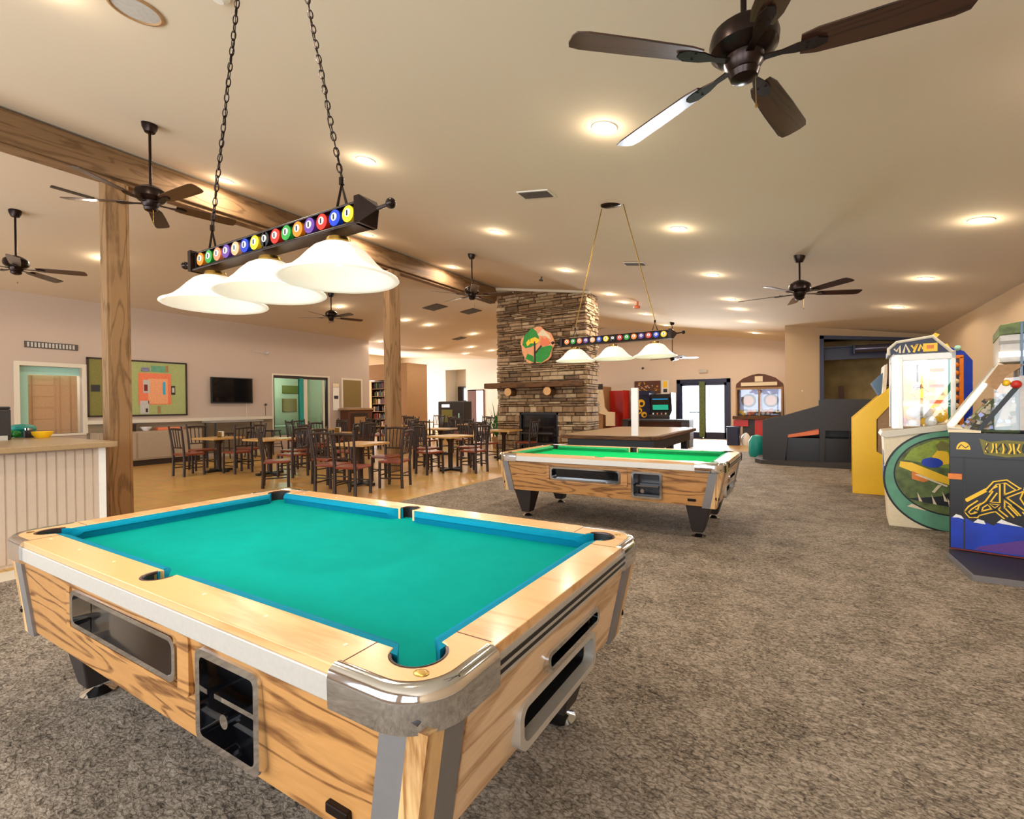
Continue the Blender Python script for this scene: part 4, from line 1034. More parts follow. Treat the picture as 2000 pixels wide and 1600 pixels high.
# ---------------------------------------------------------------- far dining room end
t = thing('display_cabinet', 'dark olive cabinet with small lit label, left of the chimney', 'cabinet', (-13.3, 17.2, 0))
MB().box(-.72, .72, -.3, .3, 0, 1.62).build('body', 'charcoal', t, smooth=0, bevel=.05); MB().box(-.50, .1, -.31, -.30, .7, 1.25).build('front_panel', 'olive', t, smooth=0)
MB().box(-.48, -.06, -.315, -.30, 1.36, 1.48).build('lit_label', 'lamp_white', t, smooth=0); MB().box(.42, .48, -.315, -.30, .9, 1.1).build('small_light', 'aqua', t, smooth=0)
t = thing('wall_television', 'black television hanging in the tall recess of the far white wall', 'television', (-17.7, 24.02, 2.15))
MB().box(-.56, .56, -.1, .05, -.44, .44).build('frame', 'black', t, smooth=0); MB().box(-.52, .52, -.105, -.1, -.40, .40).build('screen', 'screen_dark', t, smooth=0)
t = thing('cupboard', 'tan cupboard with a glazed door below the far television', 'cupboard', (-17.7, 23.62, 0))
MB().box(-.6, .6, -.3, .3, 0, 1.5).build('body', 'cream', t, smooth=0); MB().box(-.64, .64, -.34, .3, 1.5, 1.6).build('top', 'dark_wood', t, smooth=0)
q = MB().box(-.38, .38, -.33, -.30, .7, 1.4).build('door', 'tan', t, smooth=0); MB().box(-.22, .22, -.335, -.33, .8, 1.3).build('pane', 'aqua', q, smooth=0)
t = thing('potted_plant', 'leafy green plant in a pot at the left foot of the stone chimney', 'plant', (-8.75, 13.6, 0))
MB().lathe([(.0001, 0), (.16, 0), (.21, .38), (.19, .38), (.17, .33), (.0001, .33)], n=18).build('pot', 'tan', t)
q = MB(); rnd = random.Random(4)
for k in range(70):
    a = rnd.uniform(0, 2*PI); e_ = rnd.uniform(.3, 1.4); r_ = rnd.uniform(.3, 1.35)
    p = Vector((0, 0, .33)); e2 = p+Vector((math.cos(a)*math.cos(e_)*r_*.6, math.sin(a)*math.cos(e_)*r_*.6, math.sin(e_)*r_))
    md = (p+e2)/2+Vector((0, 0, .08)); s2 = Vector((-math.sin(a), math.cos(a), 0))*.035
    q.add([p, md-s2, e2, md+s2, md+Vector((0, 0, .012))], [(0, 1, 4), (1, 2, 4), (2, 3, 4), (3, 0, 4)])
q.build('foliage', 'leaf', t, smooth=0)
for i, (x, y, lb) in enumerate(((-19.3, 20.5, 'white hooded display mannequin bust at the far window, left of the chimney'),)):
    pass
t = thing('serving_cart', 'low white cart standing by the far lit window', 'cart', (-15.6, 20.6, 0))
MB().box(-.5, .5, -.3, .3, .85, .9).build('top', 'white_gloss', t, smooth=0); MB().box(-.48, .48, -.28, .28, .3, .34).build('shelf', 'white_gloss', t, smooth=0)
for sx in (-1, 1):
    for sy in (-1, 1): MB().cyl((sx*.46, sy*.26, 0), (sx*.46, sy*.26, .86), .018, n=8).build('leg', 'chrome', t)
tag(MB().box(-.2, .2, -.15, .15, 0, .4).box(-.18, .18, -.17, -.15, .05, .35).build('white_appliance', 'white_gloss', None, (-15.75, 20.6, .9), smooth=0, bevel=.03), 'white appliance on the cart by the far lit window', 'appliance')

# ================================================================ AIR HOCKEY AND BACK WALL GAMES
t = thing('air_hockey_table', 'long game table with tan glossy top and rounded corners behind the green pool table', 'game table', (-3.4, 11.1, .012))
MB().prism(rrect(-1.05, 1.05, -2.0, 2.0, .35, 6), 2, .72, .79).build('rail', 'mantel_wood', t, smooth=0, bevel=.01)
MB().prism(rrect(-.97, .97, -1.92, 1.92, .30, 6), 2, .785, .797).build('playing_surface', 'counter_top', t, smooth=0)
MB().box(-.9, .9, -1.7, 1.7, .5, .72).build('apron', 'black', t, smooth=0)
for sx in (-1, 1):
    for sy in (-1, 0, 1): MB().box(sx*.8-.07, sx*.8+.07, sy*1.5-.07, sy*1.5+.07, 0, .5).build('leg', 'black', t, smooth=0)
MB().box(.50, .63, -1.82, -1.75, .79, 1.72).build('score_post', 'white_gloss', t, smooth=0)
t = thing('photo_booth', 'tan game booth with curved seat and a red inside wall beside the chimney', 'booth', (-7.2, 19.3, 0))
MB().box(-.55, .10, -.35, .7, .3, 2.15).build('side_cabinet', 'tan', t, smooth=0)
MB().box(.12, .95, .45, .52, .35, 1.98).box(.93, .95, -.3, .5, .35, 1.98).build('red_wall', 'red', t, smooth=0)
MB().box(-.55, .95, -.35, .7, .22, .40).build('base', 'mantel_wood', t, smooth=0)
MB().prism([(-.18, 2.0), (.12, 2.02), (.20, 1.3), (.34, 1.12), (.62, 1.10), (.62, .55), (.26, .55), (.26, .98), (-.02, 1.06), (-.1, 1.4)], 1, -.45, -.34).build('curved_seat', 'cream', t, smooth=0)
MB().box(-.5, .05, -.37, -.35, 1.75, 2.3).build('sign', 'cream', t, smooth=0); MB().box(-.10, .12, -.385, -.37, 1.9, 2.25).build('emblem', 'dark_wood', t, smooth=0)
MB().box(-.5, -.4, -.3, .6, 0, .22).box(.8, .9, -.3, .6, 0, .22).build('foot', 'black', t, smooth=0)
t = thing('banner', 'busy gold and brown banner on the back wall over the arcade machine', 'banner', (-5.81, YB-.02, 2.13))
MB().box(-.55, .55, -.03, 0, -.27, .27).build('cloth', 'brown', t, smooth=0)
q = MB(); rnd = random.Random(8)
for k in range(26):
    x = rnd.uniform(-.48, .48); z = rnd.uniform(-.2, .2); q.m(k % 3)
    q.stroke([(x, z), (x+rnd.uniform(-.07, .07), z+rnd.uniform(-.05, .05)), (x+rnd.uniform(-.1, .1), z+rnd.uniform(-.06, .06))], .022, 1, -.036, -.03)
q.build('printed_pattern', ['yellow', 'orange', 'cream'], t, smooth=0)
t = thing('small_poster', 'small narrow yellow poster right of the banner on the back wall', 'poster', (-5.06, YB-.02, 2.12))
MB().box(-.16, .16, -.02, 0, -.28, .28).build('sheet', 'white_paint', t, smooth=0); MB().m(0).box(-.08, .08, -.026, -.02, -.02, .24).m(1).box(-.08, .08, -.026, -.02, -.22, -.08).build('printed_pattern', ['yellow', 'charcoal'], t, smooth=0)
t = thing('emergency_light', 'small grey box above the glass double door', 'emergency light', (-3.55, YB, 2.72))
MB().box(-.16, .16, -.08, 0, -.08, .06).build('housing', 'light_grey', t, smooth=0, bevel=.02)
t = thing('wall_bell', 'tiny dark bell on the back wall above the banner', 'bell', (-6.0, YB, 2.95))
MB().sphere((0, -.04, 0), .05, 12, 8).build('dome', 'charcoal', t)
t = thing('arcade_machine', 'dark arcade machine with glowing blue screen left of the double door', 'arcade machine', (-4.92, 19.6, 0))
MB().prism([(-.4, 0), (.5, 0), (.5, 1.85), (-.25, 1.85), (-.2, 1.7), (-.05, 1.15), (-.42, .95)], 0, -.44, -.40).build('side_panel', 'navy', t, smooth=0)
MB().prism([(-.4, 0), (.5, 0), (.5, 1.85), (-.25, 1.85), (-.2, 1.7), (-.05, 1.15), (-.42, .95)], 0, .40, .44).build('side_panel', 'navy', t, smooth=0)
MB().box(-.40, .40, -.36, .45, 0, .92).box(-.4, .4, 0, .45, .92, 1.8).build('cabinet', 'black', t, smooth=0)
q = MB().add([(-.36, -.06, 1.15), (.36, -.06, 1.15), (.36, -.18, 1.66), (-.36, -.18, 1.66), (-.36, .0, 1.15), (.36, .0, 1.15), (.36, .0, 1.66), (-.36, .0, 1.66)], [(0, 1, 2, 3), (4, 7, 6, 5), (0, 4, 5, 1), (1, 5, 6, 2), (2, 6, 7, 3), (3, 7, 4, 0)]).build('monitor', 'black', t, smooth=0)
MB().m(0).add([(-.30, -.085, 1.38), (.30, -.085+.0, 1.38), (.30, -.175, 1.62), (-.30, -.175, 1.62)], [(0, 1, 2, 3)]).m(1).add([(-.30, -.085, 1.18), (.30, -.085, 1.18), (.30, -.125, 1.38), (-.30, -.125, 1.38)], [(0, 1, 2, 3)]).build('screen', ['screen', 'screen_green'], t, smooth=0)
MB().box(-.40, .40, -.36, -.10, .92, 1.0).build('control_panel', 'charcoal', t, smooth=0)
for k in range(4): MB().cyl((-.24+k*.16, -.26, 1.0), (-.24+k*.16, -.26, 1.07), .03, n=10).build('button', ['white_gloss', 'coral', 'pink', 'cream'][k], t)
t = thing('arcade_machine', 'black arcade machine with yellow dragon-like artwork next to the blue screen', 'arcade machine', (-5.80, 20.2, 0))
MB().box(-.42, .42, -.3, .45, 0, 1.78).build('cabinet', 'navy', t, smooth=0)
q = MB(); 
for k, (x, z, r_) in enumerate(((.0, 1.45, .16), (-.1, 1.15, .14), (.12, .98, .12))): q.m(0).cyl((x, -.31, z), (x, -.30, z), r_, n=14).m(1).cyl((x+.02, -.318, z-.02), (x+.02, -.31, z-.02), r_*.45, n=10)
q.build('side_art', ['yellow', 'black'], t); MB().box(-.42, .42, -.36, .4, 1.78, 1.95).build('marquee', 'navy', t, smooth=0)
t = thing('dark_bench', 'long low dark counter in front of the glass double door', 'counter', (-4.3, 16.6, 0))
MB().box(-1.1, 1.1, -.35, .35, .84, .9).build('top', 'charcoal', t, smooth=0); MB().box(-1.1, -.9, -.33, .33, 0, .84).build('end_panel', 'dark_grey', t, smooth=0); MB().box(.85, 1.1, -.33, .33, 0, .84).build('end_panel', 'dark_grey', t, smooth=0)
MB().box(-.9, .85, .2, .25, .45, .84).build('modesty_panel', 'brown', t, smooth=0)
# toy crane with arched top
t = thing('toy_crane_machine', 'wide two-sided toy crane machine with wooden arched top right of the glass door', 'crane machine', (-1.38, 18.6, 0))
arch = [(-.72, 1.95), (-.70, 2.08), (-.5, 2.26), (-.2, 2.38), (0, 2.41), (.2, 2.38), (.5, 2.26), (.70, 2.08), (.72, 1.95)]
MB().prism(arch, 1, -.05, .55).build('arched_top', 'brown', t, smooth=0)
MB().box(-.55, .55, -.07, -.05, 2.0, 2.12).box(-.12, .12, -.08, -.05, 2.14, 2.32).build('sign', 'cream', t, smooth=0)
f = MB()
for x in (-.72, -.02, .66): f.box(x, x+.05, -.06, -.0, .98, 1.96)
f.box(-.72, .72, -.05, 0, 1.88, 1.96).build('window_frame', 'tan', t, smooth=0)
MB().box(-.72, -.67, 0, .55, .98, 1.95).box(.67, .72, 0, .55, .98, 1.95).box(-.72, .72, .5, .55, .98, 1.95).build('case', 'tan', t, smooth=0)
MB().box(-.66, .66, .46, .49, 1.0, 1.9).build('back_panel', 'steel_blue', t, smooth=0)
MB().box(-.67, .67, -.03, -.02, 1.0, 1.88).build('pane', 'glass', t, smooth=0)
for x in (-.36, .34): MB().m(0).cyl((x, .43, 1.5), (x, .46, 1.5), .24, n=24).m(1).cyl((x, .40, 1.5), (x, .43, 1.5), .17, n=24).build('round_target', ['charcoal', 'peach'], t)
MB().tube([(-.0, .3, 1.85), (.0, .3, 1.5), (.03, .25, 1.05)], .05, 10).build('center_column', 'orange', t)
q = MB(); rnd = random.Random(2)
for k in range(26): q.m(rnd.randrange(5)).sphere((rnd.uniform(-.6, .6), rnd.uniform(.05, .38), rnd.uniform(1.04, 1.14)), rnd.uniform(.05, .09), 8, 6)
o = q.build('plush_toys', ['yellow', 'charcoal', 'coral', 'lime', 'white_gloss'], t); o['kind'] = 'stuff'
MB().box(-.80, .80, -.28, .55, .86, .98).build('shelf', 'mantel_wood', t, smooth=0, bevel=.01)
MB().box(-.5, .78, -.12, .55, .0, .86).build('base', 'dark_grey', t, smooth=0)
MB().box(-.12, .26, -.16, -.12, .05, .85).build('front_door', 'red', t, smooth=0); MB().box(-.78, -.32, -.2, .3, .62, .84).build('coin_box', 'red', t, smooth=0)
tag(MB().prism(rrect(-.2, .2, -.2, .2, .06), 2, 0, .62).box(-.21, .21, -.21, .21, .58, .63).build('waste_bin', 'navy', None, (-2.12, 18.1, 0), smooth=0), 'dark blue bin at the left foot of the toy crane', 'bin')
tag(MB().lathe([(.0001, 0), (.12, 0), (.15, .1), (.13, .3), (.05, .4), (.0001, .42)], n=14).build('plush_toy', 'white_gloss', None, (-1.75, 18.2, 0)), 'white and red toy on the floor before the toy crane', 'toy')
# sit-down racing game
t = thing('racing_game', 'dark sit-down racing game with coral seat left of the storage alcove', 'racing game', (0, 12.9, .012))
MB().prism([(-1.05, 0), (-.9, -.28), (-.3, -.45), (1.1, -.5), (1.6, -.3), (1.6, 1.0), (-1.05, 1.0)], 2, 0, .09).build('platform', 'dark_grey', t, smooth=0)
sidep = [(-.88, .09), (-.88, 1.0), (-.46, 1.10), (.25, 1.33), (.25, .82), (-.36, .68), (-.42, .09)]
MB().prism(sidep, 1, -.1, -.02).build('side_shell', 'charcoal', t, smooth=0)
MB().prism([(-.88, .09), (-.88, 1.0), (-.46, 1.10), (.25, 1.33), (.25, .09)], 1, .75, .83).build('side_shell', 'charcoal', t, smooth=0)
MB().box(-.86, -.46, -.02, .75, .09, 1.0).build('nose', 'charcoal', t, smooth=0)
MB().prism([(.25, .09), (.25, 1.33), (.35, 1.48), (1.45, 1.45), (1.45, .78), (.36, .78), (.33, .09)], 1, -.1, -.02).build('seat_shell', 'charcoal', t, smooth=0)
MB().box(.25, 1.45, .75, .83, .09, 1.46).box(.5, 1.45, -.02, .75, 1.0, 1.42).build('rear_shell', 'laminate_black', t, smooth=0)
MB().prism([(-.40, .68), (.24, .80), (.24, .69), (-.40, .60)], 1, -.09, .7).build('seat', 'coral', t, smooth=0, bevel=.01)
MB().box(-.40, 1.40, .0, .7, .09, .60).build('seat_base', 'laminate_black', t, smooth=0)
tag(MB().lathe([(.0001, 0), (.17, 0), (.20, .1), (.19, .4), (.12, .54), (.0001, .58)], n=20).build('teal_stool', 'teal', None, (-1.12, 14.3, .012)), 'small teal padded stool at the left end of the racing game', 'stool')
t = thing('fire_extinguisher', 'red fire extinguisher standing beside the yellow arcade panel', 'fire extinguisher', (.86, 12.05, .012))
MB().lathe([(.0001, .3), (.07, .3), (.075, .34), (.075, .72), (.05, .80), (.02, .83)], n=18).build('cylinder', 'red', t); MB().lathe([(.02, .83), (.03, .85), (.03, .90), (.0001, .91)], n=12).build('valve', 'cream', t)
MB().lathe([(.0001, 0), (.12, 0), (.11, .03), (.03, .05), (.03, .3)], n=18).build('stand', 'brass', t); MB().tube([(.03, 0, .86), (-.10, -.02, .80), (-.12, -.02, .5)], .012, 6).build('hose', 'black', t)
# alcove contents
t = thing('roller_shutter', 'rolled up metallic shutter under the top of the storage alcove', 'roller shutter', (1.85, 16.30, 2.86))
MB().cyl((-.72, 0, 0), (.75, 0, -.0), .10, n=20).build('roll', 'steel_blue', t)
for x in (-.75, .72): MB().box(x, x+.04, -.11, .09, -.12, .12).build('bracket', 'navy', t, smooth=0)
t = tag(MB().prism([(-.06, 0), (.07, 0), (-.02, 1.9), (-.15, 1.9)], 1, -.03, .03).build('wooden_plank', 'brown', None, (.98, 17.6, .0), smooth=0), 'reddish brown plank leaning inside the storage alcove', 'plank')
t = tag(MB().lathe([(.0001, 0), (.32, 0), (.35, .05), (.33, .9), (.36, .92), (.36, 1.36), (.0001, 1.4)], n=24).build('dark_drum', 'charcoal', None, (.95, 16.95, 0)), 'dark drum inside the storage alcove behind the racing game', 'drum')
tag(MB().lathe([(.0001, -.02), (.02, -.02), (.025, 0)], n=12).build('round_button', 'cream', None, (-.1, 16.45, 1.75)), 'tiny round knob on the wall left of the storage alcove', 'knob').rotation_euler = (-PI/2, 0, 0)
# ================================================================ ARCADE ROW ALONG THE RIGHT WALL
t = thing('arcade_cabinet', 'arcade machine with bright yellow bent side panel left of the toy crane', 'arcade machine', (0, 9.17, .012))
yp = [(.605, 0), (.605, 1.15), (1.10, 1.66), (1.62, 1.66), (1.62, 1.41), (1.11, 1.405), (.908, 1.137), (.907, .655), (.99, .60), (1.62, .60), (1.62, 0)]
MB().prism(yp, 1, 0, .05).build('side_panel', 'yellow', t, smooth=0, bevel=.004)
MB().prism(yp, 1, .80, .85).build('side_panel', 'yellow', t, smooth=0)
MB().prism([(.62, .02), (.62, .60), (1.0, .64), (1.0, .75), (1.25, .78), (1.25, 1.40), (1.6, 1.40), (1.6, .02)], 1, .05, .80).build('body', 'charcoal', t, smooth=0)
MB().box(.92, 1.62, .02, .03, .61, 1.39).build('inner_side', 'tan', t, smooth=0)
MB().box(1.04, 1.62, .02, .82, 1.66, 1.98).build('head', 'brown', t, smooth=0)
MB().prism([(.86, 1.70), (1.04, 1.90), (1.04, 1.60), (.96, 1.50)], 1, .30, .80).build('hood', 'blue_grey', t, smooth=0)
MB().prism([(.98, 1.52), (1.02, 1.52), (1.05, 1.96), (1.01, 1.96)], 1, .02, .80).build('lit_edge', 'cream', t, smooth=0)
# white toy crane
t = thing('toy_crane_machine', 'white toy crane machine with lit glass case and green painted base', 'crane machine', (0, 6.95, .012))
MB().prism([(.80, 0), (.78, .35), (.76, .80), (.75, 1.03), (.80, 1.07), (1.37, 1.14), (1.62, 1.10), (1.62, 0)], 1, 0, .60).build('base', 'cream', t, smooth=0, bevel=.006)
MB().prism([(.72, 1.02), (.74, 1.07), (1.38, 1.17), (1.40, 1.11), (.78, 1.00)], 1, -.03, .63).build('rim', 'trim_white', t, smooth=0, bevel=.006)
def ell(cx, cz_, rx, rz, a0, a1, n=18): return [(cx+rx*math.cos(math.radians(a0+(a1-a0)*k/n)), cz_+rz*math.sin(math.radians(a0+(a1-a0)*k/n))) for k in range(n+1)]
A = MB()
A.m(0).prism(ell(1.33, .545, .585, .56, 90, 270, 28), 1, -.004, .0)
A.m(1).prism(ell(1.33, .545, .565, .54, 90, 270, 28), 1, -.008, -.004)
A.m(0).prism(ell(1.33, .60, .49, .43, 90, 270, 28), 1, -.012, -.008)
A.m(2).prism(ell(1.33, .60, .475, .415, 90, 270, 28), 1, -.016, -.012)
A.m(3).prism([(1.33, 1.0), (1.18, .98), (1.0, .88), (.93, .76), (1.05, .74), (1.2, .70), (1.33, .68)], 1, -.019, -.016)
A.m(4).prism([(.90, .74), (1.0, .73), (1.33, .58), (1.33, .50), (1.16, .56), (.89, .68)], 1, -.023, -.019)
A.m(5).prism([(1.0, .64), (1.12, .58), (1.14, .54), (1.10, .52), (1.0, .55)], 1, -.026, -.023)
A.m(6).prism(ell(1.17, .74, .09, .055, 0, 360, 16), 1, -.027, -.023)
A.m(4).prism([(1.17, .80), (1.22, .88), (1.3, .86), (1.33, .74), (1.26, .72)], 1, -.022, -.019)
A.m(7).prism([(1.20, .93), (1.25, .98), (1.31, .95), (1.30, .88), (1.22, .87)], 1, -.025, -.022)
A.m(0).prism([(.96, .33), (1.1, .30), (1.33, .27), (1.33, .44), (1.25, .38), (1.15, .36)], 1, -.020, -.016)
for (x, z) in ((1.06, .34), (1.18, .32), (1.27, .36), (1.31, .30)): A.m(8).prism([(x, z-.03), (x+.03, z-.035), (x-.015, z+.07)], 1, -.024, -.020)
A.m(8).prism([(.96, .24), (1.1, .21), (1.33, .20), (1.33, .23), (1.1, .24), (1.0, .27)], 1, -.012, -.008)
A.m(8).prism([(1.02, .60), (1.06, .605), (1.3, .50), (1.29, .485)], 1, -.030, -.026)
A.m(8).prism([(1.17, .42), (1.22, .50), (1.25, .50), (1.19, .41)], 1, -.024, -.016)
A.build('side_artwork', ['black', 'sage', 'moss', 'lime', 'yellow', 'orange', 'blue', 'olive', 'cream'], t, smooth=0)
f = MB()
f.box(.83, .93, -.005, .06, 1.10, 1.90); f.box(1.33, 1.37, -.0, .05, 1.14, 1.95); f.box(.83, .90, .54, .60, 1.10, 1.90); f.box(.83, 1.37, 0, .03, 1.86, 1.95); f.box(.83, .86, 0, .60, 1.86, 1.95)
f.build('case_frame', 'white_gloss', t, smooth=0, bevel=.008)
MB().cyl((.845, -.012, 1.12), (.845, -.012, 1.90), .018, n=10).build('light_tube', 'neon', t)
MB().box(.93, 1.33, .015, .02, 1.13, 1.86).build('side_glass', 'glass', t, smooth=0)
MB().box(.842, .848, .06, .54, 1.10, 1.86).build('front_glass', 'glass', t, smooth=0)
q = MB().m(0).box(.9, 1.37, .57, .60, 1.1, 1.92).m(1).box(.97, 1.25, .55, .57, 1.45, 1.80); q.build('back_wall', ['cream', 'lit_yellow'], t, smooth=0)
MB().box(.88, 1.3, .1, .55, 1.85, 1.86).build('lamp', 'neon', t, smooth=0)
lamp_point('case_lamp', (1.1, .4, 1.78), 9, (1, .93, .8), .06, t)
q = MB().cyl((1.08, .35, 1.84), (1.08, .35, 1.60), .012, n=8).sphere((1.08, .35, 1.58), .05, 12, 8)
for k in range(3):
    a = k*2.09; q.tube([(1.08+.04*math.cos(a), .35+.04*math.sin(a), 1.57), (1.08+.10*math.cos(a), .35+.10*math.sin(a), 1.51), (1.08+.05*math.cos(a), .35+.05*math.sin(a), 1.44)], .008, 6)
q.build('claw', 'chrome', t)
q = MB(); rnd = random.Random(9)
for k in range(34):
    q.m(rnd.choice((0, 0, 0, 0, 0, 1, 2, 2, 3))); q.sphere((rnd.uniform(.92, 1.30), rnd.uniform(.10, .50), rnd.uniform(1.14, 1.32)), rnd.uniform(.045, .075), 9, 7, rnd.uniform(.8, 1.3))
o = q.build('plush_prizes', ['white_gloss', 'coral', 'yellow', 'sky', 'pink'], t); o['kind'] = 'stuff'
q = MB()
for k in range(5): q.m(k % 2).box(1.18, 1.31, .3, .34, 1.38+k*.09, 1.42+k*.09)
q.build('prize_rack', ['coral', 'cream'], t, smooth=0)
MB().prism([(.80, 1.93), (.80, 1.99), (.86, 2.06), (1.18, 2.10), (1.32, 1.93)], 1, 0, .60).build('marquee', 'navy', t, smooth=0)
q = MB().tube([(.80, -.01, 1.93), (.80, -.01, 2.00), (.87, -.01, 2.07), (1.18, -.01, 2.11), (1.34, -.01, 1.93)], .017, 8); q.build('marquee_frame', 'trim_white', t)
q = MB(); q.m(0)
for k, p in enumerate(([(.85, 2.0), (.87, 1.97), (.90, 2.03), (.90, 1.95)], [(.93, 1.95), (.95, 2.04), (.985, 1.95)], [(1.0, 2.03), (1.02, 1.99), (1.05, 2.04), (1.02, 1.95)], [(1.06, 1.96), (1.08, 2.03), (1.10, 1.98)])):
    q.m(1 if k < 2 else 0).stroke(p, .020, 1, -.008-.0003*k, -.001)
q.m(0).box(1.10, 1.22, -.006, 0, 1.95, 2.04).m(2).box(1.13, 1.19, -.010, -.006, 1.98, 2.02)
q.build('marquee_lettering', ['yellow', 'cream', 'orange'], t, smooth=0)
MB().prism([(1.14, 2.10), (1.20, 2.15), (1.24, 2.13), (1.21, 2.09)], 1, .0, .06).build('finial', 'yellow', t, smooth=0)
for (z, m_) in ((.78, 'charcoal'), (.6, 'blue')): MB().box(.758, .774, .15, .45, z-.1, z+.06).build('coin_door', m_, t, smooth=0)
# blue machine with orange bulbs behind it
t = thing('prize_tower_machine', 'tall blue and orange machine with a column of bulbs behind the white crane', 'arcade machine', (0, 8.0, .012))
MB().prism([(1.38, 0), (1.74, 0), (1.74, 1.90), (1.66, 2.02), (1.52, 2.08), (1.38, 2.02)], 1, 0, .85).build('body', 'blue', t, smooth=0, bevel=.01)
MB().box(1.445, 1.64, -.012, 0, .6, 1.93).build('front_strip', 'steel_blue', t, smooth=0)
MB().box(1.50, 1.54, -.018, -.012, .6, 1.92).build('front_strip', 'teal', t, smooth=0)
MB().box(1.44, 1.475, -.03, 0, .6, 1.95).box(1.61, 1.65, -.03, 0, .6, 1.95).box(1.44, 1.65, -.03, 0, 1.93, 1.97).build('orange_frame', 'orange', t, smooth=0, bevel=.005)
q = MB()
for k in range(12): q.m(k % 3 and 1 or 0).sphere((1.58, -.02, .75+k*.10), .032, 10, 8)
q.build('bulb_column', ['cream', 'orange'], t)
MB().prism([(1.40, 2.0), (1.42, 2.10), (1.50, 2.12), (1.54, 2.04), (1.48, 1.99)], 1, -.02, .02).build('top_ornament', 'yellow', t, smooth=0)
MB().sphere((1.60, -.0, 2.06), .035, 10, 8).build('top_lamp', 'aqua', t)
# black machine in the foreground right
t = thing('arcade_machine', 'black shooting style arcade machine with yellow lettering and blue mountains at the right edge', 'arcade machine', (0, 5.95, .012))
MB().box(1.13, 2.2, 0, .80, .04, 1.12).build('base', 'laminate_black', t, smooth=0, bevel=.006)
MB().prism([(1.12, 0), (1.12, -.16), (1.265, -.82), (1.55, -.77), (2.25, -.75), (2.25, 0)], 2, 0, .04).build('platform', 'charcoal', t, smooth=0, bevel=.008)
MB().prism([(1.11, -.16), (1.12, -.155), (1.272, -.808), (1.55, -.758), (2.25, -.738), (2.25, -.755), (1.55, -.775), (1.26, -.826)], 2, 0, .045).build('platform_edge', 'grey_trim', t, smooth=0)
A = MB()
A.m(0).prism([(1.14, .06), (1.14, .33), (1.17, .36), (1.24, .34), (1.30, .31), (1.35, .33), (1.42, .30), (1.47, .35), (1.60, .31), (2.1, .33), (2.1, .06)], 1, -.004, 0)
A.m(1).prism([(1.15, .335), (1.175, .37), (1.21, .36), (1.23, .33), (1.19, .34)], 1, -.007, -.004).prism([(1.29, .31), (1.32, .345), (1.36, .335), (1.37, .305)], 1, -.007, -.004).prism([(1.44, .33), (1.47, .365), (1.50, .35), (1.60, .315), (1.48, .325)], 1, -.007, -.004)
A.m(6).prism([(1.33, .10), (1.60, .20), (1.75, .12), (1.75, .07), (1.3, .07)], 1, -.006, -.004)
A.m(4).box(1.225, 1.237, -.006, -.002, .06, .90)
A.m(5).box(1.13, 2.2, -.006, 0, .045, .055)
# lettering: yellow outline strokes under black strokes
S_ = [[(1.33, .50), (1.27, .44), (1.245, .40), (1.27, .365), (1.31, .37), (1.33, .41), (1.30, .42)],
      [(1.27, .365), (1.40, .43), (1.44, .44), (1.50, .38)],
      [(1.33, .41), (1.34, .46), (1.38, .50), (1.43, .60)],
      [(1.43, .44), (1.38, .50), (1.47, .50), (1.43, .44)],
      [(1.38, .60), (1.43, .68), (1.50, .70), (1.57, .64)],
      [(1.475, .46), (1.475, .68)], [(1.48, .56), (1.60, .64)], [(1.48, .56), (1.60, .45)],
      [(1.50, .48), (1.56, .40)], [(1.54, .50), (1.60, .42)], [(1.64, .70), (1.60, .56), (1.66, .44)], [(1.68, .68), (1.76, .46)], [(1.76, .68), (1.68, .46)]]
for p in S_: A.m(2).stroke(p, .040, 1, -.006, -.001)
A.m(2).stroke([(1.24, .50), (1.36, .60), (1.44, .66)], .03, 1, -.005, -.001)
for p in S_: A.m(3).stroke(p, .018, 1, -.009, -.006)
A.m(3).box(1.13, 2.2, -.008, 0, .885, .895)
A.m(5).box(1.13, 1.22, -.008, -.004, .70, .745)
A.m(7).box(1.12, 1.215, -.011, -.008, .69, .74)
A.m(2).prism(ell(1.225, .965, .048, .07, 0, 180, 14), 1, -.005, 0); A.m(3).stroke([(1.19, .975), (1.21, 1.01), (1.24, .98), (1.26, 1.0)], .008, 1, -.008, -.005)
A.m(8).prism([(1.33, 1.07), (1.36, .93), (1.50, .91), (1.66, .93), (1.66, 1.05), (1.5, 1.06), (1.40, 1.04)], 1, -.004, 0)
rnd = random.Random(12)
for k in range(16):
    x = 1.37+.018*k; A.m(3 if k % 2 else 2).stroke([(x, .94+rnd.uniform(0, .02)), (x+rnd.uniform(-.02, .02), .98), (x+rnd.uniform(-.01, .02), 1.03)], .010, 1, -.008-.0005*k, -.004)
A.build('side_artwork', ['blue', 'white_gloss', 'yellow', 'black', 'charcoal', 'dark_red', 'purple', 'orange', 'olive'], t, smooth=0)
MB().prism([(1.12, 1.12), (1.12, 1.16), (1.34, 1.14), (1.34, 1.12)], 1, -.03, .80).build('rim', 'cream', t, smooth=0)
MB().prism([(1.12, 1.14), (1.11, 1.19), (1.45, 1.74), (1.49, 1.72), (1.17, 1.17), (1.30, 1.14)], 1, -.03, 0).build('side_frame', 'trim_white', t, smooth=0, bevel=.005)
MB().prism([(1.12, 1.14), (1.11, 1.19), (1.45, 1.74), (1.49, 1.72), (1.17, 1.17), (1.30, 1.14)], 1, .77, .80).build('side_frame', 'trim_white', t, smooth=0)
MB().cyl((1.135, -.045, 1.18), (1.37, -.045, 1.56), .014, n=10).build('light_tube', 'neon', t)
MB().prism([(1.36, 1.56), (1.45, 1.72), (1.62, 1.72), (1.5, 1.62), (1.44, 1.5)], 1, -.035, -.005).build('yellow_gusset', 'tan', t, smooth=0)
MB().prism([(1.19, 1.15), (1.46, 1.60), (2.1, 1.66), (2.1, 1.15)], 1, -.012, -.006).build('side_glass', 'glass', t, smooth=0)
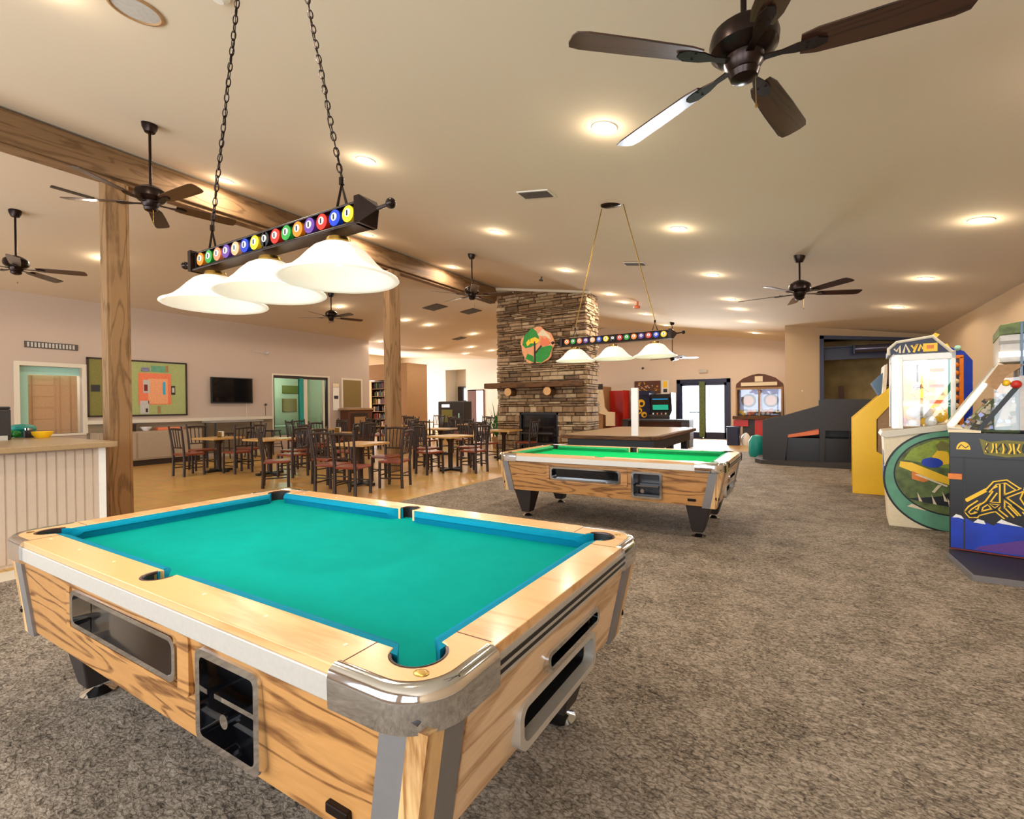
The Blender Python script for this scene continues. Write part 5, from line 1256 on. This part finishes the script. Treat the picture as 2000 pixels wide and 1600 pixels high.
MB().prism([(1.30, 1.13), (1.56, 1.55), (1.59, 1.53), (1.34, 1.13)], 1, -.02, .02).build('inner_rail', 'black', t, smooth=0)
MB().box(1.60, 2.2, .25, .8, 1.12, 1.75).build('back_box', 'dark_grey', t, smooth=0); MB().box(1.58, 2.2, -.02, .0, 1.15, 1.62).build('grey_door', 'light_grey', t, smooth=0)
MB().prism([(1.2, 1.12), (1.42, 1.42), (1.6, 1.5), (1.6, 1.12)], 1, .2, .8).build('game_field', 'moss', t, smooth=0)
q = MB(); rnd = random.Random(21)
for k in range(90):
    x = rnd.uniform(1.22, 1.56); z = rnd.uniform(1.15, max(1.17, min(1.5, 1.12+(x-1.18)*1.5))); s_ = rnd.uniform(.012, .028)
    if z < 1.14: z = 1.15
    q.m(rnd.randrange(6)); y = rnd.uniform(.02, .06)
    a = rnd.uniform(0, 3); c_, n_ = math.cos(a)*s_, math.sin(a)*s_
    q.prism([(x-c_, z-n_), (x+n_, z-c_), (x+c_, z+n_), (x-n_*.6, z+c_)], 1, y, y+s_)
o = q.build('small_prizes', ['light_grey', 'cream', 'steel_blue', 'charcoal', 'tan', 'olive'], t, smooth=0); o['kind'] = 'stuff'
q = MB().prism([(1.44, 1.17), (1.50, 1.40), (1.56, 1.44), (1.57, 1.19)], 1, .09, .12); q.build('white_figure_panel', 'cream', t, smooth=0)
MB().sphere((1.56, -.04, 1.545), .035, 14, 10).build('red_knob', 'red', t)
MB().sphere((1.50, .0, 1.56), .03, 10, 8).build('yellow_knob', 'yellow', t)
MB().box(1.46, 2.2, -.02, .80, 1.74, 1.98).build('head', 'light_grey', t, smooth=0, bevel=.01)
MB().box(1.455, 2.2, -.03, .0, 1.785, 1.83).build('light_band', 'neon', t, smooth=0)
MB().box(1.455, 2.2, -.028, .0, 1.90, 1.925).build('trim_band', 'grey', t, smooth=0)
MB().prism([(1.455, 1.975), (1.455, 2.055), (1.47, 2.07), (1.9, 2.12), (2.2, 2.12), (2.2, 2.0), (1.6, 1.985)], 1, -.03, .80).build('topper', 'moss', t, smooth=0, bevel=.008)
MB().box(1.585, 1.60, -.035, .0, 1.62, 2.08).build('corner_strip', 'blue_grey', t, smooth=0)
MB().box(1.62, 2.2, -.04, -.02, 1.65, 1.74).build('sign_band', 'dark_red', t, smooth=0)

# each machine of the row is turned a little about its front corner
for o_, px, py, a in (('arcade_cabinet', .605, 9.17, -3), ('toy_crane_machine.001', .78, 6.95, -4), ('arcade_machine.002', 1.12, 5.95, -10.7)):
    o = bpy.data.objects[o_]; a = math.radians(a)
    o.rotation_euler = (0, 0, a); o.location = (px-px*math.cos(a), py-px*math.sin(a), .012)
